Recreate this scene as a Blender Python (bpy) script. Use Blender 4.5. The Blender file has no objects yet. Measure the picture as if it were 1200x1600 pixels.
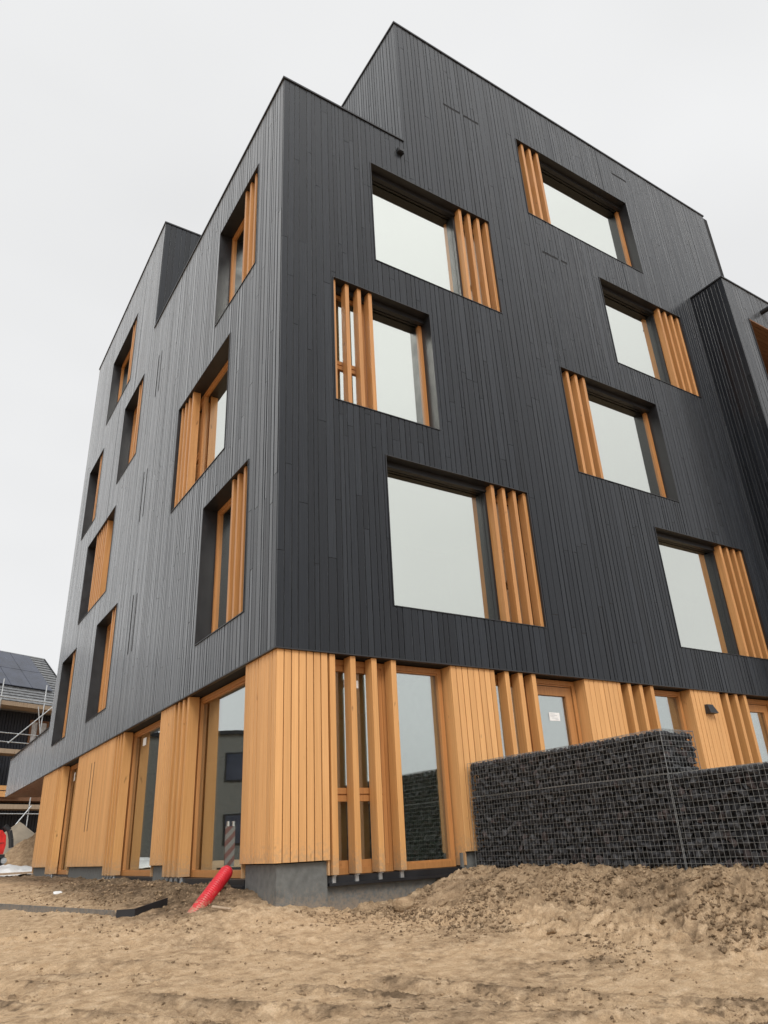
import bpy, math, random
import numpy as np
from mathutils import Vector, Matrix
random.seed(7)
RNG = np.random.default_rng(11)
scene = bpy.context.scene
COL = scene.collection

# ---------------------------------------------------------------- camera, sky, sun, exposure
CAM = Vector((-3.487825, -7.721237, -2.164553))
cam_data = bpy.data.cameras.new('camera')
cam_data.sensor_fit = 'VERTICAL'
cam_data.sensor_height = 36.0
cam_data.sensor_width = 27.0
cam_data.lens = 1132.6026 / 1600.0 * 36.0
cam_data.clip_start = 0.05
cam_data.clip_end = 3000
cam = bpy.data.objects.new('camera', cam_data)
COL.objects.link(cam)
_r = Vector((0.8446299574274065, -0.5332713724166785, -0.047136804908792906))
_d = Vector((0.1858373117971799, 0.37463265564958415, -0.908358336156463))
_f = Vector((0.5020604829701051, 0.758466885685705, 0.41552768230053283))
cam.matrix_world = Matrix(((_r.x, -_d.x, -_f.x, CAM.x), (_r.y, -_d.y, -_f.y, CAM.y),
                           (_r.z, -_d.z, -_f.z, CAM.z), (0, 0, 0, 1)))
scene.camera = cam

SUN_EL, SUN_AZ = 42.0, 203.0       # azimuth from north (+y) clockwise: from the camera's side
world = bpy.data.worlds.new('World')
scene.world = world
world.use_nodes = True
wn, wl = world.node_tree.nodes, world.node_tree.links
wn.clear()
w_out = wn.new('ShaderNodeOutputWorld')
w_bg = wn.new('ShaderNodeBackground')
w_sky = wn.new('ShaderNodeTexSky')
w_sky.sky_type = 'NISHITA'
w_sky.sun_disc = False
w_sky.sun_elevation = math.radians(SUN_EL)
w_sky.sun_rotation = math.radians(SUN_AZ)
w_sky.dust_density = 6.0
w_hs = wn.new('ShaderNodeHueSaturation')
w_hs.inputs['Saturation'].default_value = 0.06
w_hs.inputs['Value'].default_value = 0.12
wl.new(w_sky.outputs['Color'], w_hs.inputs['Color'])
w_tc = wn.new('ShaderNodeTexCoord')
w_sep = wn.new('ShaderNodeSeparateXYZ')
wl.new(w_tc.outputs['Generated'], w_sep.inputs[0])
w_ramp = wn.new('ShaderNodeValToRGB')
w_ramp.color_ramp.elements[0].position = 0.0
w_ramp.color_ramp.elements[0].color = (7.5, 7.56, 7.64, 1)
w_ramp.color_ramp.elements[1].position = 1.0
w_ramp.color_ramp.elements[1].color = (7.9, 7.95, 8.0, 1)
wl.new(w_sep.outputs['Z'], w_ramp.inputs['Fac'])
w_noise = wn.new('ShaderNodeTexNoise')
w_noise.inputs['Scale'].default_value = 1.7
w_noise.inputs['Detail'].default_value = 3.0
w_noise.inputs['Roughness'].default_value = 0.5
w_map = wn.new('ShaderNodeMapping')
w_map.inputs['Scale'].default_value = (1, 1, 2.2)
wl.new(w_tc.outputs['Generated'], w_map.inputs[0])
wl.new(w_map.outputs[0], w_noise.inputs['Vector'])
w_mr = wn.new('ShaderNodeMapRange')
w_mr.inputs['From Min'].default_value = 0.25
w_mr.inputs['From Max'].default_value = 0.75
w_mr.inputs['To Min'].default_value = 0.93
w_mr.inputs['To Max'].default_value = 1.06
wl.new(w_noise.outputs['Fac'], w_mr.inputs['Value'])
w_mul = wn.new('ShaderNodeMix'); w_mul.data_type = 'RGBA'; w_mul.blend_type = 'MULTIPLY'
w_mul.inputs['Factor'].default_value = 1.0
wl.new(w_ramp.outputs['Color'], w_mul.inputs['A'])
wl.new(w_mr.outputs[0], w_mul.inputs['B'])
# thin cloud is brighter round the hidden sun
w_dot = wn.new('ShaderNodeVectorMath'); w_dot.operation = 'DOT_PRODUCT'
wl.new(w_tc.outputs['Generated'], w_dot.inputs[0])
_a, _e = math.radians(SUN_AZ), math.radians(SUN_EL)
w_dot.inputs[1].default_value = (math.sin(_a) * math.cos(_e), math.cos(_a) * math.cos(_e), math.sin(_e))
w_glow = wn.new('ShaderNodeMapRange'); w_glow.interpolation_type = 'SMOOTHSTEP'
w_glow.inputs['From Min'].default_value = 0.2; w_glow.inputs['From Max'].default_value = 1.0
w_glow.inputs['To Min'].default_value = 1.0; w_glow.inputs['To Max'].default_value = 1.6
wl.new(w_dot.outputs['Value'], w_glow.inputs['Value'])
w_mul2 = wn.new('ShaderNodeMix'); w_mul2.data_type = 'RGBA'; w_mul2.blend_type = 'MULTIPLY'
w_mul2.inputs['Factor'].default_value = 1.0
wl.new(w_mul.outputs['Result'], w_mul2.inputs['A']); wl.new(w_glow.outputs[0], w_mul2.inputs['B'])
w_mul = w_mul2
w_add = wn.new('ShaderNodeMix'); w_add.data_type = 'RGBA'; w_add.blend_type = 'ADD'
w_add.inputs['Factor'].default_value = 1.0
wl.new(w_mul.outputs['Result'], w_add.inputs['A'])
wl.new(w_hs.outputs['Color'], w_add.inputs['B'])
wl.new(w_add.outputs['Result'], w_bg.inputs['Color'])
w_bg.inputs['Strength'].default_value = 0.105
wl.new(w_bg.outputs[0], w_out.inputs['Surface'])

sun_data = bpy.data.lights.new('sun', 'SUN')
sun_data.energy = 1.5
sun_data.angle = math.radians(22)
sun_data.color = (1.0, 0.975, 0.94)
sun = bpy.data.objects.new('sun', sun_data)
_sa, _se = math.radians(SUN_AZ), math.radians(SUN_EL)
_dir = Vector((math.sin(_sa) * math.cos(_se), math.cos(_sa) * math.cos(_se), math.sin(_se)))
sun.rotation_euler = _dir.to_track_quat('Z', 'Y').to_euler()
sun.location = (-20, -20, 30)
COL.objects.link(sun)

scene.view_settings.view_transform = 'Standard'
scene.view_settings.look = 'None'
scene.view_settings.exposure = 0.0
scene.view_settings.gamma = 1.0
scene.view_settings.use_curve_mapping = False
scene.cycles.max_bounces = 7
scene.cycles.diffuse_bounces = 3
scene.cycles.glossy_bounces = 4
scene.cycles.transparent_max_bounces = 10
scene.cycles.transmission_bounces = 4

# ---------------------------------------------------------------- materials
def new_mat(name):
    m = bpy.data.materials.new(name)
    m.use_nodes = True
    nt = m.node_tree
    b = nt.nodes['Principled BSDF']
    return m, nt.nodes, nt.links, b

def node_noise(N, L, vec, scale, detail=4, rough=0.55, mscale=None, dims='3D', w=None):
    if mscale:
        mp = N.new('ShaderNodeMapping')
        mp.inputs['Scale'].default_value = mscale
        L.new(vec, mp.inputs[0]); vec = mp.outputs[0]
    n = N.new('ShaderNodeTexNoise')
    n.noise_dimensions = dims
    n.inputs['Scale'].default_value = scale
    n.inputs['Detail'].default_value = detail
    n.inputs['Roughness'].default_value = rough
    L.new(vec, n.inputs['Vector'])
    if w is not None: L.new(w, n.inputs['W'])
    return n.outputs['Fac']

def ramp(N, L, fac, stops):
    r = N.new('ShaderNodeValToRGB')
    e = r.color_ramp.elements
    e[0].position, e[0].color = stops[0][0], (*stops[0][1], 1)
    e[1].position, e[1].color = stops[-1][0], (*stops[-1][1], 1)
    for p, c in stops[1:-1]:
        x = e.new(p); x.color = (*c, 1)
    L.new(fac, r.inputs['Fac'])
    return r.outputs['Color']

def mixc(N, L, fac, a, b, mode='MIX'):
    m = N.new('ShaderNodeMix'); m.data_type = 'RGBA'; m.blend_type = mode
    for sock, v in (('Factor', fac), ('A', a), ('B', b)):
        if isinstance(v, (int, float)): m.inputs[sock].default_value = v
        elif isinstance(v, tuple): m.inputs[sock].default_value = (*v, 1)
        else: L.new(v, m.inputs[sock])
    return m.outputs['Result']

def maprange(N, L, v, a, b, c, d):
    m = N.new('ShaderNodeMapRange')
    for k, x in zip(('From Min', 'From Max', 'To Min', 'To Max'), (a, b, c, d)): m.inputs[k].default_value = x
    L.new(v, m.inputs['Value'])
    return m.outputs[0]

def math2(N, L, op, a, b):
    m = N.new('ShaderNodeMath'); m.operation = op
    for i, v in enumerate((a, b)):
        if isinstance(v, (int, float)): m.inputs[i].default_value = v
        else: L.new(v, m.inputs[i])
    return m.outputs[0]

def bump(N, L, b, h, strength, dist):
    bp = N.new('ShaderNodeBump')
    bp.inputs['Strength'].default_value = strength
    bp.inputs['Distance'].default_value = dist
    L.new(h, bp.inputs['Height'])
    L.new(bp.outputs[0], b.inputs['Normal'])

def attr(N, name):
    a = N.new('ShaderNodeAttribute'); a.attribute_name = name
    return a.outputs['Fac']

def simple_mat(name, col, rough=0.6, metal=0.0, var=0.12, scale=8.0, bstr=0.0):
    m, N, L, b = new_mat(name)
    g = N.new('ShaderNodeNewGeometry').outputs['Position']
    n = node_noise(N, L, g, scale, 5)
    c0 = tuple(max(0, c * (1 - var * 1.6)) for c in col); c1 = tuple(min(1, c * (1 + var * 1.6)) for c in col)
    L.new(ramp(N, L, n, [(0.3, c0), (0.7, c1)]), b.inputs['Base Color'])
    L.new(maprange(N, L, n, 0.3, 0.7, rough - 0.06, rough + 0.06), b.inputs['Roughness'])
    b.inputs['Metallic'].default_value = metal
    if bstr: bump(N, L, b, node_noise(N, L, g, scale * 6, 4), bstr, 0.01)
    return m

def make_cladding():
    m, N, L, b = new_mat('black_stained_wood')
    g = N.new('ShaderNodeNewGeometry').outputs['Position']
    r = attr(N, 'rnd')
    w = math2(N, L, 'MULTIPLY', r, 37.0)
    grain = node_noise(N, L, g, 1.0, 6, 0.62, (85, 85, 1.7), '4D', w)
    wide = node_noise(N, L, g, 1.0, 4, 0.6, (34, 34, 1.1), '4D', w)
    knots = node_noise(N, L, g, 1.0, 2, 0.5, (9, 9, 4.5), '4D', w)
    col = ramp(N, L, grain, [(0.25, (0.0050, 0.0062, 0.0092)), (0.55, (0.0095, 0.0115, 0.0155)), (0.8, (0.0185, 0.0212, 0.0265))])
    col = mixc(N, L, 1.0, col, ramp(N, L, r, [(0.0, (0.55, 0.56, 0.60)), (0.5, (1.0, 1.0, 1.0)), (1.0, (1.55, 1.52, 1.46))]), 'MULTIPLY')
    col = mixc(N, L, maprange(N, L, knots, 0.70, 0.76, 0, 0.6), col, (0.008, 0.008, 0.009))
    L.new(col, b.inputs['Base Color'])
    rr = math2(N, L, 'ADD', maprange(N, L, grain, 0.25, 0.8, 0.15, 0.36), maprange(N, L, wide, 0.3, 0.7, -0.05, 0.06))
    rr = math2(N, L, 'ADD', rr, maprange(N, L, math2(N, L, 'FRACT', math2(N, L, 'MULTIPLY', r, 7.13), 0.0), 0, 1, -0.04, 0.07))
    L.new(rr, b.inputs['Roughness'])
    b.inputs['Specular IOR Level'].default_value = 0.34
    b.inputs['Sheen Weight'].default_value = 0.72; b.inputs['Sheen Roughness'].default_value = 0.30; b.inputs['Sheen Tint'].default_value = (0.9, 0.95, 1.0, 1)
    h = math2(N, L, 'ADD', math2(N, L, 'MULTIPLY', grain, 0.5), math2(N, L, 'MULTIPLY', wide, 1.4))
    bump(N, L, b, h, 0.6, 0.0032)
    return m

def make_timber(name, dark, light, rough=0.5, zscale=1.3):
    m, N, L, b = new_mat(name)
    g = N.new('ShaderNodeNewGeometry').outputs['Position']
    r = attr(N, 'rnd')
    w = math2(N, L, 'MULTIPLY', r, 53.0)
    grain = node_noise(N, L, g, 1.0, 6, 0.6, (70, 70, zscale), '4D', w)
    fig = node_noise(N, L, g, 1.0, 4, 0.5, (16, 16, 0.8), '4D', w)
    knots = node_noise(N, L, g, 1.0, 1, 0.5, (11, 11, 6), '4D', w)
    mid = tuple((a + c) / 2 for a, c in zip(dark, light))
    col = ramp(N, L, grain, [(0.22, dark), (0.5, mid), (0.75, light)])
    tone = ramp(N, L, r, [(0.0, (0.89, 0.87, 0.84)), (0.5, (0.97, 0.96, 0.95)), (1.0, (1.05, 1.05, 1.05))])
    col = mixc(N, L, 1.0, col, tone, 'MULTIPLY')
    col = mixc(N, L, 1.0, col, ramp(N, L, fig, [(0.3, (0.93, 0.915, 0.90)), (0.7, (1.05, 1.05, 1.05))]), 'MULTIPLY')
    col = mixc(N, L, maprange(N, L, knots, 0.73, 0.80, 0, 0.75), col, tuple(c * 0.35 for c in dark))
    L.new(col, b.inputs['Base Color'])
    L.new(maprange(N, L, grain, 0.2, 0.8, rough - 0.06, rough + 0.12), b.inputs['Roughness'])
    b.inputs['Specular IOR Level'].default_value = 0.35
    bump(N, L, b, grain, 0.25, 0.0025)
    return m

def make_glass(name, tint=(0.50, 0.56, 0.50), base=0.5, top=0.8, refl=(0.965, 0.98, 0.925)):
    m, N, L, b = new_mat(name)
    N.remove(b)
    out = N['Material Output']
    tr = N.new('ShaderNodeBsdfTransparent'); tr.inputs['Color'].default_value = (*tint, 1)
    gl = N.new('ShaderNodeBsdfGlossy'); gl.inputs['Color'].default_value = (*refl, 1)
    gl.inputs['Roughness'].default_value = 0.0
    lw = N.new('ShaderNodeLayerWeight'); lw.inputs['Blend'].default_value = 0.5
    fac = maprange(N, L, lw.outputs['Facing'], 0.0, 0.8, base, top)
    g = N.new('ShaderNodeNewGeometry').outputs['Position']
    n = node_noise(N, L, g, 0.9, 2)
    bp = N.new('ShaderNodeBump'); bp.inputs['Strength'].default_value = 0.05; bp.inputs['Distance'].default_value = 0.02
    L.new(n, bp.inputs['Height']); L.new(bp.outputs[0], gl.inputs['Normal'])
    mx = N.new('ShaderNodeMixShader')
    L.new(fac, mx.inputs[0]); L.new(tr.outputs[0], mx.inputs[1]); L.new(gl.outputs[0], mx.inputs[2])
    L.new(mx.outputs[0], out.inputs['Surface'])
    return m

def make_sand():
    m, N, L, b = new_mat('building_sand')
    g = N.new('ShaderNodeNewGeometry').outputs['Position']
    damp_shade = attr(N, 'damp_shade')
    big = node_noise(N, L, g, 0.9, 5, 0.6)
    med = node_noise(N, L, g, 9.0, 6, 0.65)
    fine = node_noise(N, L, g, 90.0, 5, 0.7)
    grit = node_noise(N, L, g, 420.0, 3, 0.7)
    dry = ramp(N, L, med, [(0.28, (0.415, 0.280, 0.162)), (0.52, (0.540, 0.385, 0.238)), (0.75, (0.66, 0.50, 0.335))])
    wet = ramp(N, L, med, [(0.3, (0.088, 0.060, 0.037)), (0.7, (0.200, 0.138, 0.085))])
    f = math2(N, L, 'ADD', damp_shade, maprange(N, L, big, 0.3, 0.7, -0.20, 0.12))
    f = math2(N, L, 'ADD', f, maprange(N, L, med, 0.35, 0.65, 0.14, -0.14))
    cl = N.new('ShaderNodeClamp'); L.new(f, cl.inputs['Value'])
    col = mixc(N, L, cl.outputs[0], dry, wet)
    col = mixc(N, L, 1.0, col, ramp(N, L, fine, [(0.30, (0.40, 0.37, 0.34)), (0.40, (0.93, 0.92, 0.91)), (0.55, (1.04, 1.04, 1.04)), (0.72, (1.32, 1.32, 1.32))]), 'MULTIPLY')  # dark specks stand for micro shade between grains, painted into the colour
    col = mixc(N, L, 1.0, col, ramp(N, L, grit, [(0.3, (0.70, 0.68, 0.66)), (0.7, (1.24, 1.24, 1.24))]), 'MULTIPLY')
    L.new(col, b.inputs['Base Color'])
    b.inputs['Roughness'].default_value = 0.95
    b.inputs['Specular IOR Level'].default_value = 0.15
    h = math2(N, L, 'ADD', math2(N, L, 'MULTIPLY', node_noise(N, L, g, 34.0, 6, 0.7), 1.0), math2(N, L, 'MULTIPLY', fine, 0.35))
    bump(N, L, b, h, 0.85, 0.028)
    return m

def add_mud(m, z_lo, z_hi, amount=0.8, col=(0.36, 0.25, 0.155)):
    N, L = m.node_tree.nodes, m.node_tree.links; b = N['Principled BSDF']
    sock = b.inputs['Base Color']; src = sock.links[0].from_socket
    g = N.new('ShaderNodeNewGeometry').outputs['Position']; sp = N.new('ShaderNodeSeparateXYZ'); L.new(g, sp.inputs[0])
    hgt = maprange(N, L, sp.outputs['Z'], z_lo, z_hi, 1.0, 0.0)
    n = node_noise(N, L, g, 26.0, 6, 0.7)
    f = math2(N, L, 'MULTIPLY', maprange(N, L, math2(N, L, 'ADD', n, math2(N, L, 'MULTIPLY', hgt, 0.35)), 0.62, 0.78, 0, amount), math2(N, L, 'MULTIPLY', hgt, 1.6))
    c = N.new('ShaderNodeClamp'); L.new(f, c.inputs['Value'])
    L.new(mixc(N, L, c.outputs[0], src, col), sock)

M_CLAD = make_cladding()
M_TIMBER = make_timber('oiled_larch', (0.59, 0.300, 0.112), (0.73, 0.415, 0.172))
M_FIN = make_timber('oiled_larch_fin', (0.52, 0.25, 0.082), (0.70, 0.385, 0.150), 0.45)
M_FINUP = make_timber('shaded_larch_fin', (0.41, 0.185, 0.062), (0.60, 0.315, 0.120), 0.4)  # darker, browner copy for the upper fins, their shade put into the colour
M_FRAME = make_timber('stained_window_timber', (0.36, 0.155, 0.050), (0.54, 0.26, 0.092), 0.42)
M_SOFFIT = make_timber('brown_slat_wood', (0.17, 0.085, 0.045), (0.27, 0.14, 0.075), 0.6)
M_BLACK = simple_mat('black_powder_coated_metal', (0.014, 0.0145, 0.017), 0.42, 0, 0.12, 5)
M_BACK = simple_mat('black_wind_membrane', (0.006, 0.006, 0.007), 0.85)
M_GLASS = make_glass('coated_window_glass', base=0.42, top=0.84)
M_GLASS2 = make_glass('ground_floor_glass', tint=(0.66, 0.73, 0.68), base=0.36, top=0.60, refl=(0.93, 0.96, 0.95))
M_SPACER = simple_mat('glazing_spacer', (0.33, 0.35, 0.33), 0.4, 0.2)
M_PLINTH = simple_mat('grey_fibre_cement', (0.125, 0.128, 0.122), 0.8, 0, 0.14, 14, 0.15)
M_GALV = simple_mat('galvanised_steel', (0.52, 0.54, 0.55), 0.42, 0.75, 0.15, 20)
M_WIRE = simple_mat('galvanised_wire', (0.25, 0.255, 0.25), 0.5, 0.5, 0.2, 30)
M_ROOM = simple_mat('bare_plaster', (0.50, 0.50, 0.46), 0.9)
M_ROOMD = simple_mat('concrete_screed', (0.22, 0.22, 0.21), 0.9)
M_PAPER = simple_mat('printed_paper', (0.82, 0.82, 0.80), 0.8, 0, 0.03, 60)
M_INK = simple_mat('grey_print', (0.32, 0.33, 0.36), 0.8)
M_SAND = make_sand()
M_RED = simple_mat('red_ribbed_plastic', (0.56, 0.014, 0.026), 0.42, 0, 0.10, 9)
M_REDPAINT = simple_mat('red_machine_paint', (0.55, 0.02, 0.016), 0.35, 0, 0.2, 6)
M_RUBBER = simple_mat('black_rubber', (0.02, 0.02, 0.021), 0.6)
M_TARP = simple_mat('white_plastic_sheeting', (0.74, 0.74, 0.73), 0.35, 0, 0.1, 3, 0.2)
M_GREYTARP = simple_mat('beige_dust_sheet', (0.27, 0.225, 0.165), 0.75, 0, 0.12, 3, 0.2)
M_PLANK = make_timber('scaffold_plank_wood', (0.30, 0.22, 0.15), (0.46, 0.36, 0.26), 0.75)
M_TILE = simple_mat('grey_roof_tile', (0.17, 0.175, 0.18), 0.6, 0, 0.2, 7)
M_SOLAR = simple_mat('dark_solar_glass', (0.045, 0.052, 0.075), 0.22, 0, 0.15, 2)
M_DKBOARD = simple_mat('dark_blue_black_boards', (0.014, 0.017, 0.026), 0.6, 0, 0.2, 6)
M_WHITE = simple_mat('white_window_sheet', (0.72, 0.75, 0.78), 0.6)
M_STONE = [simple_mat('black_lava_stone', (0.026, 0.026, 0.029), 0.75, 0, 0.4, 22, 0.5),
           simple_mat('charcoal_lava_stone', (0.050, 0.050, 0.053), 0.72, 0, 0.4, 22, 0.5),
           simple_mat('brownish_lava_stone', (0.056, 0.042, 0.041), 0.78, 0, 0.4, 22, 0.5)]

add_mud(M_RED, -2.82, -2.45, 0.8); add_mud(M_TIMBER, -2.5, -1.9, 0.5); add_mud(M_FIN, -2.5, -2.0, 0.5); add_mud(M_PLINTH, -2.85, -2.45, 0.35)

# ---------------------------------------------------------------- mesh helpers
class MB:
    def __init__(s): s.v = []; s.f = []; s.r = []
    def box(s, a, b, rnd=0.5):
        (x0, y0, z0), (x1, y1, z1) = [tuple(map(min, zip(a, b))), tuple(map(max, zip(a, b)))]
        n = len(s.v)
        s.v += [(x0, y0, z0), (x1, y0, z0), (x1, y1, z0), (x0, y1, z0), (x0, y0, z1), (x1, y0, z1), (x1, y1, z1), (x0, y1, z1)]
        s.f += [tuple(n + i for i in q) for q in ((0, 3, 2, 1), (4, 5, 6, 7), (0, 1, 5, 4), (1, 2, 6, 5), (2, 3, 7, 6), (3, 0, 4, 7))]
        s.r += [rnd] * 8
        return s
    def hexa(s, pts, rnd=0.5):
        n = len(s.v); s.v += [tuple(p) for p in pts]; s.r += [rnd] * 8
        s.f += [tuple(n + i for i in q) for q in ((0, 3, 2, 1), (4, 5, 6, 7), (0, 1, 5, 4), (1, 2, 6, 5), (2, 3, 7, 6), (3, 0, 4, 7))]
        return s
    def tube(s, p, q, r, seg=8, rnd=0.5, r2=None):
        p, q = Vector(p), Vector(q); d = (q - p).normalized()
        a = d.orthogonal().normalized(); b = d.cross(a); n = len(s.v); r2 = r if r2 is None else r2
        for c, rr in ((p, r), (q, r2)):
            for i in range(seg):
                t = 2 * math.pi * i / seg
                s.v.append(tuple(c + a * (math.cos(t) * rr) + b * (math.sin(t) * rr)))
        for i in range(seg):
            j = (i + 1) % seg; s.f.append((n + i, n + j, n + seg + j, n + seg + i))
        s.f.append(tuple(n + i for i in reversed(range(seg)))); s.f.append(tuple(n + seg + i for i in range(seg)))
        s.r += [rnd] * (2 * seg)
        return s
    def raw(s, vs, fs, rnd=0.5):
        n = len(s.v); s.v += [tuple(v) for v in vs]; s.f += [tuple(n + i for i in f) for f in fs]; s.r += [rnd] * len(vs)
        return s
    def mesh(s, name, mat, smooth=False):
        me = bpy.data.meshes.new(name); me.from_pydata(s.v, [], s.f)
        at = me.attributes.new('rnd', 'FLOAT', 'POINT'); at.data.foreach_set('value', s.r)
        mats = mat if isinstance(mat, list) else [mat]
        for m in mats: me.materials.append(m)
        if smooth: me.polygons.foreach_set('use_smooth', [True] * len(me.polygons))
        me.update()
        return me
    def build(s, name, mat, parent=None, kind=None, label=None, smooth=False):
        o = bpy.data.objects.new(name, s.mesh(name, mat, smooth)); COL.objects.link(o)
        if parent: o.parent = parent
        if kind: o['kind'] = kind
        if label: o['label'] = label
        return o

def thing(name, label, cat, group=None, loc=(0, 0, 0)):
    o = bpy.data.objects.new(name, None); COL.objects.link(o)
    o.location = loc; o['label'] = label; o['category'] = cat; o.empty_display_size = 0.3
    if group: o['group'] = group
    return o

def tag(o, label, cat, group=None):
    o['label'] = label; o['category'] = cat
    if group: o['group'] = group
    return o

class Fac:
    """a facade plane: u along the wall, d into the wall, z up"""
    def __init__(s, ox, oy, ux, uy, dx, dy): s.o = (ox, oy); s.u = (ux, uy); s.d = (dx, dy); s.flip = (ux * dy - uy * dx) < 0
    def p(s, u, d, z): return (s.o[0] + s.u[0] * u + s.d[0] * d, s.o[1] + s.u[1] * u + s.d[1] * d, z)
    def box(s, mb, u0, u1, d0, d1, z0, z1, rnd=0.5):
        if abs(s.u[0]) in (0, 1) and abs(s.u[1]) in (0, 1): return mb.box(s.p(u0, d0, z0), s.p(u1, d1, z1), rnd)
        pts = [s.p(u0, d0, z0), s.p(u1, d0, z0), s.p(u1, d1, z0), s.p(u0, d1, z0), s.p(u0, d0, z1), s.p(u1, d0, z1), s.p(u1, d1, z1), s.p(u0, d1, z1)]
        return mb.hexa(pts, rnd)

FF = Fac(0, 0, 1, 0, 0, 1)
FL = Fac(0, 0, 0, 1, 1, 0)

def board_box(mb, fac, u0, u1, z0, z1, off, tilt, rnd, cl=True, cr=True, thick=0.022, ch=0.0028):
    a = ch if cl else 0.0; b = ch if cr else 0.0
    fu0, fu1 = u0 + a, u1 - b
    P = [(u0, off + thick, z0), (u1, off + thick, z0), (u1, off + thick, z1), (u0, off + thick, z1),
         (u0, off + tilt + a, z0), (u1, off - tilt + b, z0), (u1, off - tilt + b, z1), (u0, off + tilt + a, z1),
         (fu0, off + tilt, z0), (fu1, off - tilt, z0), (fu1, off - tilt, z1), (fu0, off + tilt, z1)]
    F = [(0, 1, 5, 4), (1, 2, 6, 5), (2, 3, 7, 6), (3, 0, 4, 7), (4, 5, 9, 8), (5, 6, 10, 9), (6, 7, 11, 10), (7, 4, 8, 11), (8, 9, 10, 11)]
    if fac.flip: F = [tuple(reversed(f)) for f in F]
    mb.raw([fac.p(*p) for p in P], F, rnd)

def free_intervals(z0, z1, cuts):
    out = [(z0, z1)]
    for a, b in cuts:
        nxt = []
        for p, q in out:
            if b <= p or a >= q: nxt.append((p, q)); continue
            if a > p: nxt.append((p, a))
            if b < q: nxt.append((b, q))
        out = nxt
    return [(p, q) for p, q in out if q - p > 0.02]

def clad(fac, u0, u1, z0, z1, openings, widths, gap=0.0125, joint=(3.2, 5.4), off0=0.0, seed=1, joints=True):
    """list of (mesh builder, centre, size) - one entry per board"""
    rs = random.Random(seed); out = []; u = u0
    jz_base = z0 + rs.uniform(1.5, 3)
    while u < u1 - 0.02:
        w = rs.choice(widths); e = min(u + w, u1)
        if u1 - e < 0.04: e = u1
        a, b = u + gap / 2, e - gap / 2
        js = []
        if joints:
            t = z0 + rs.uniform(0.6, joint[1])
            while t < z1 - 0.4:
                js.append(t); t += rs.uniform(*joint)
        seg = [z0] + js + [z1]
        us = sorted({a, b} | {x for o in openings for x in (o[0], o[1]) if a < x < b})
        for si in range(len(seg) - 1):
            s0, s1 = seg[si] + (0.003 if si else 0), seg[si + 1] - (0.003 if si < len(seg) - 2 else 0)
            boxes = []
            for k in range(len(us) - 1):
                m = (us[k] + us[k + 1]) / 2
                if us[k + 1] - us[k] < 0.006: continue
                cuts = [(o[2], o[3]) for o in openings if o[0] < m < o[1]]
                for p, q in free_intervals(s0, s1, cuts):
                    boxes.append([us[k], us[k + 1], p, q, k == 0, k == len(us) - 2])
            groups = []
            for bx in boxes:
                hit = [g for g in groups if any(min(bx[3], c[3]) - max(bx[2], c[2]) > 0.01 and (abs(bx[0] - c[1]) < 1e-6) for c in g)]
                if hit:
                    hit[0].append(bx)
                    for h in hit[1:]: hit[0].extend(h); groups.remove(h)
                else: groups.append([bx])
            off = off0 + rs.uniform(-0.0015, 0.0015); tilt = rs.uniform(-0.0022, 0.0022); r = rs.random()
            for g in groups:
                mb = MB(); area = 0
                for bx in g:
                    board_box(mb, fac, bx[0], bx[1], bx[2], bx[3], off, tilt if len(us) == 2 else 0, r, bx[4], bx[5]); area += (bx[1] - bx[0]) * (bx[3] - bx[2])
                c = fac.p((g[0][0] + g[0][1]) / 2, 0, (g[0][2] + g[0][3]) / 2)
                n = Vector((-fac.d[0], -fac.d[1], 0)); v = CAM - Vector(c)
                out.append((mb, area * max(0.0, v.normalized().dot(n)) / v.length_squared))
        u = e
    return out

def place_boards(entries, name, mat, parent, limit=300, stuff='cladding_boards_far'):
    entries = sorted(entries, key=lambda t: -t[1])
    for mb, _ in entries[:limit]: mb.build(name, mat, parent)
    rest = entries[limit:]
    if rest:
        big = MB()
        for mb, _ in rest: big.raw(mb.v, mb.f); big.r[-len(mb.v):] = mb.r
        big.build(stuff, mat, parent, kind='stuff')

def wall_core(mb, fac, u0, u1, z0, z1, openings, d0, d1):
    us = sorted({u0, u1} | {x for o in openings for x in (o[0], o[1]) if u0 < x < u1})
    for k in range(len(us) - 1):
        m = (us[k] + us[k + 1]) / 2
        for p, q in free_intervals(z0, z1, [(o[2], o[3]) for o in openings if o[0] < m < o[1]]):
            fac.box(mb, us[k], us[k + 1], d0, d1, p, q)

# ---------------------------------------------------------------- the building
ZT, ZH, XS, YS, XE, YE = 10.10, 13.74, 2.519, 7.731, 13.10, 15.50
R1, R2, R3, R4 = (0.70, 3.01), (3.71, 6.015), (6.735, 9.06), (9.945, 12.25)
bld = thing('apartment_building', 'tall black timber clad apartment block with orange wooden ground floor and scattered recessed windows', 'building')
WF = [ # u0,u1,row,fin starts, mullion, fins side, transom
    (1.703, 4.508, R3, [3.752, 3.975, 4.205, 4.425], 3.70, None),
    (0.872, 2.768, R2, [0.882, 1.125, 1.350, 1.556], 1.50, 4.55),
    (1.690, 4.487, R1, [3.722, 3.955, 4.185, 4.408], 3.68, None),
    (5.703, 9.420, R4, [5.915, 6.145, 6.375], 6.40, 11.2),
    (7.654, 10.474, R3, [9.700, 9.932, 10.165, 10.390], 9.66, None),
    (5.826, 8.656, R2, [6.035, 6.270, 6.485], 6.52, 5.0),
    (7.668, 10.475, R1, [9.705, 9.940, 10.165, 10.385], 9.66, None)]
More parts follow.
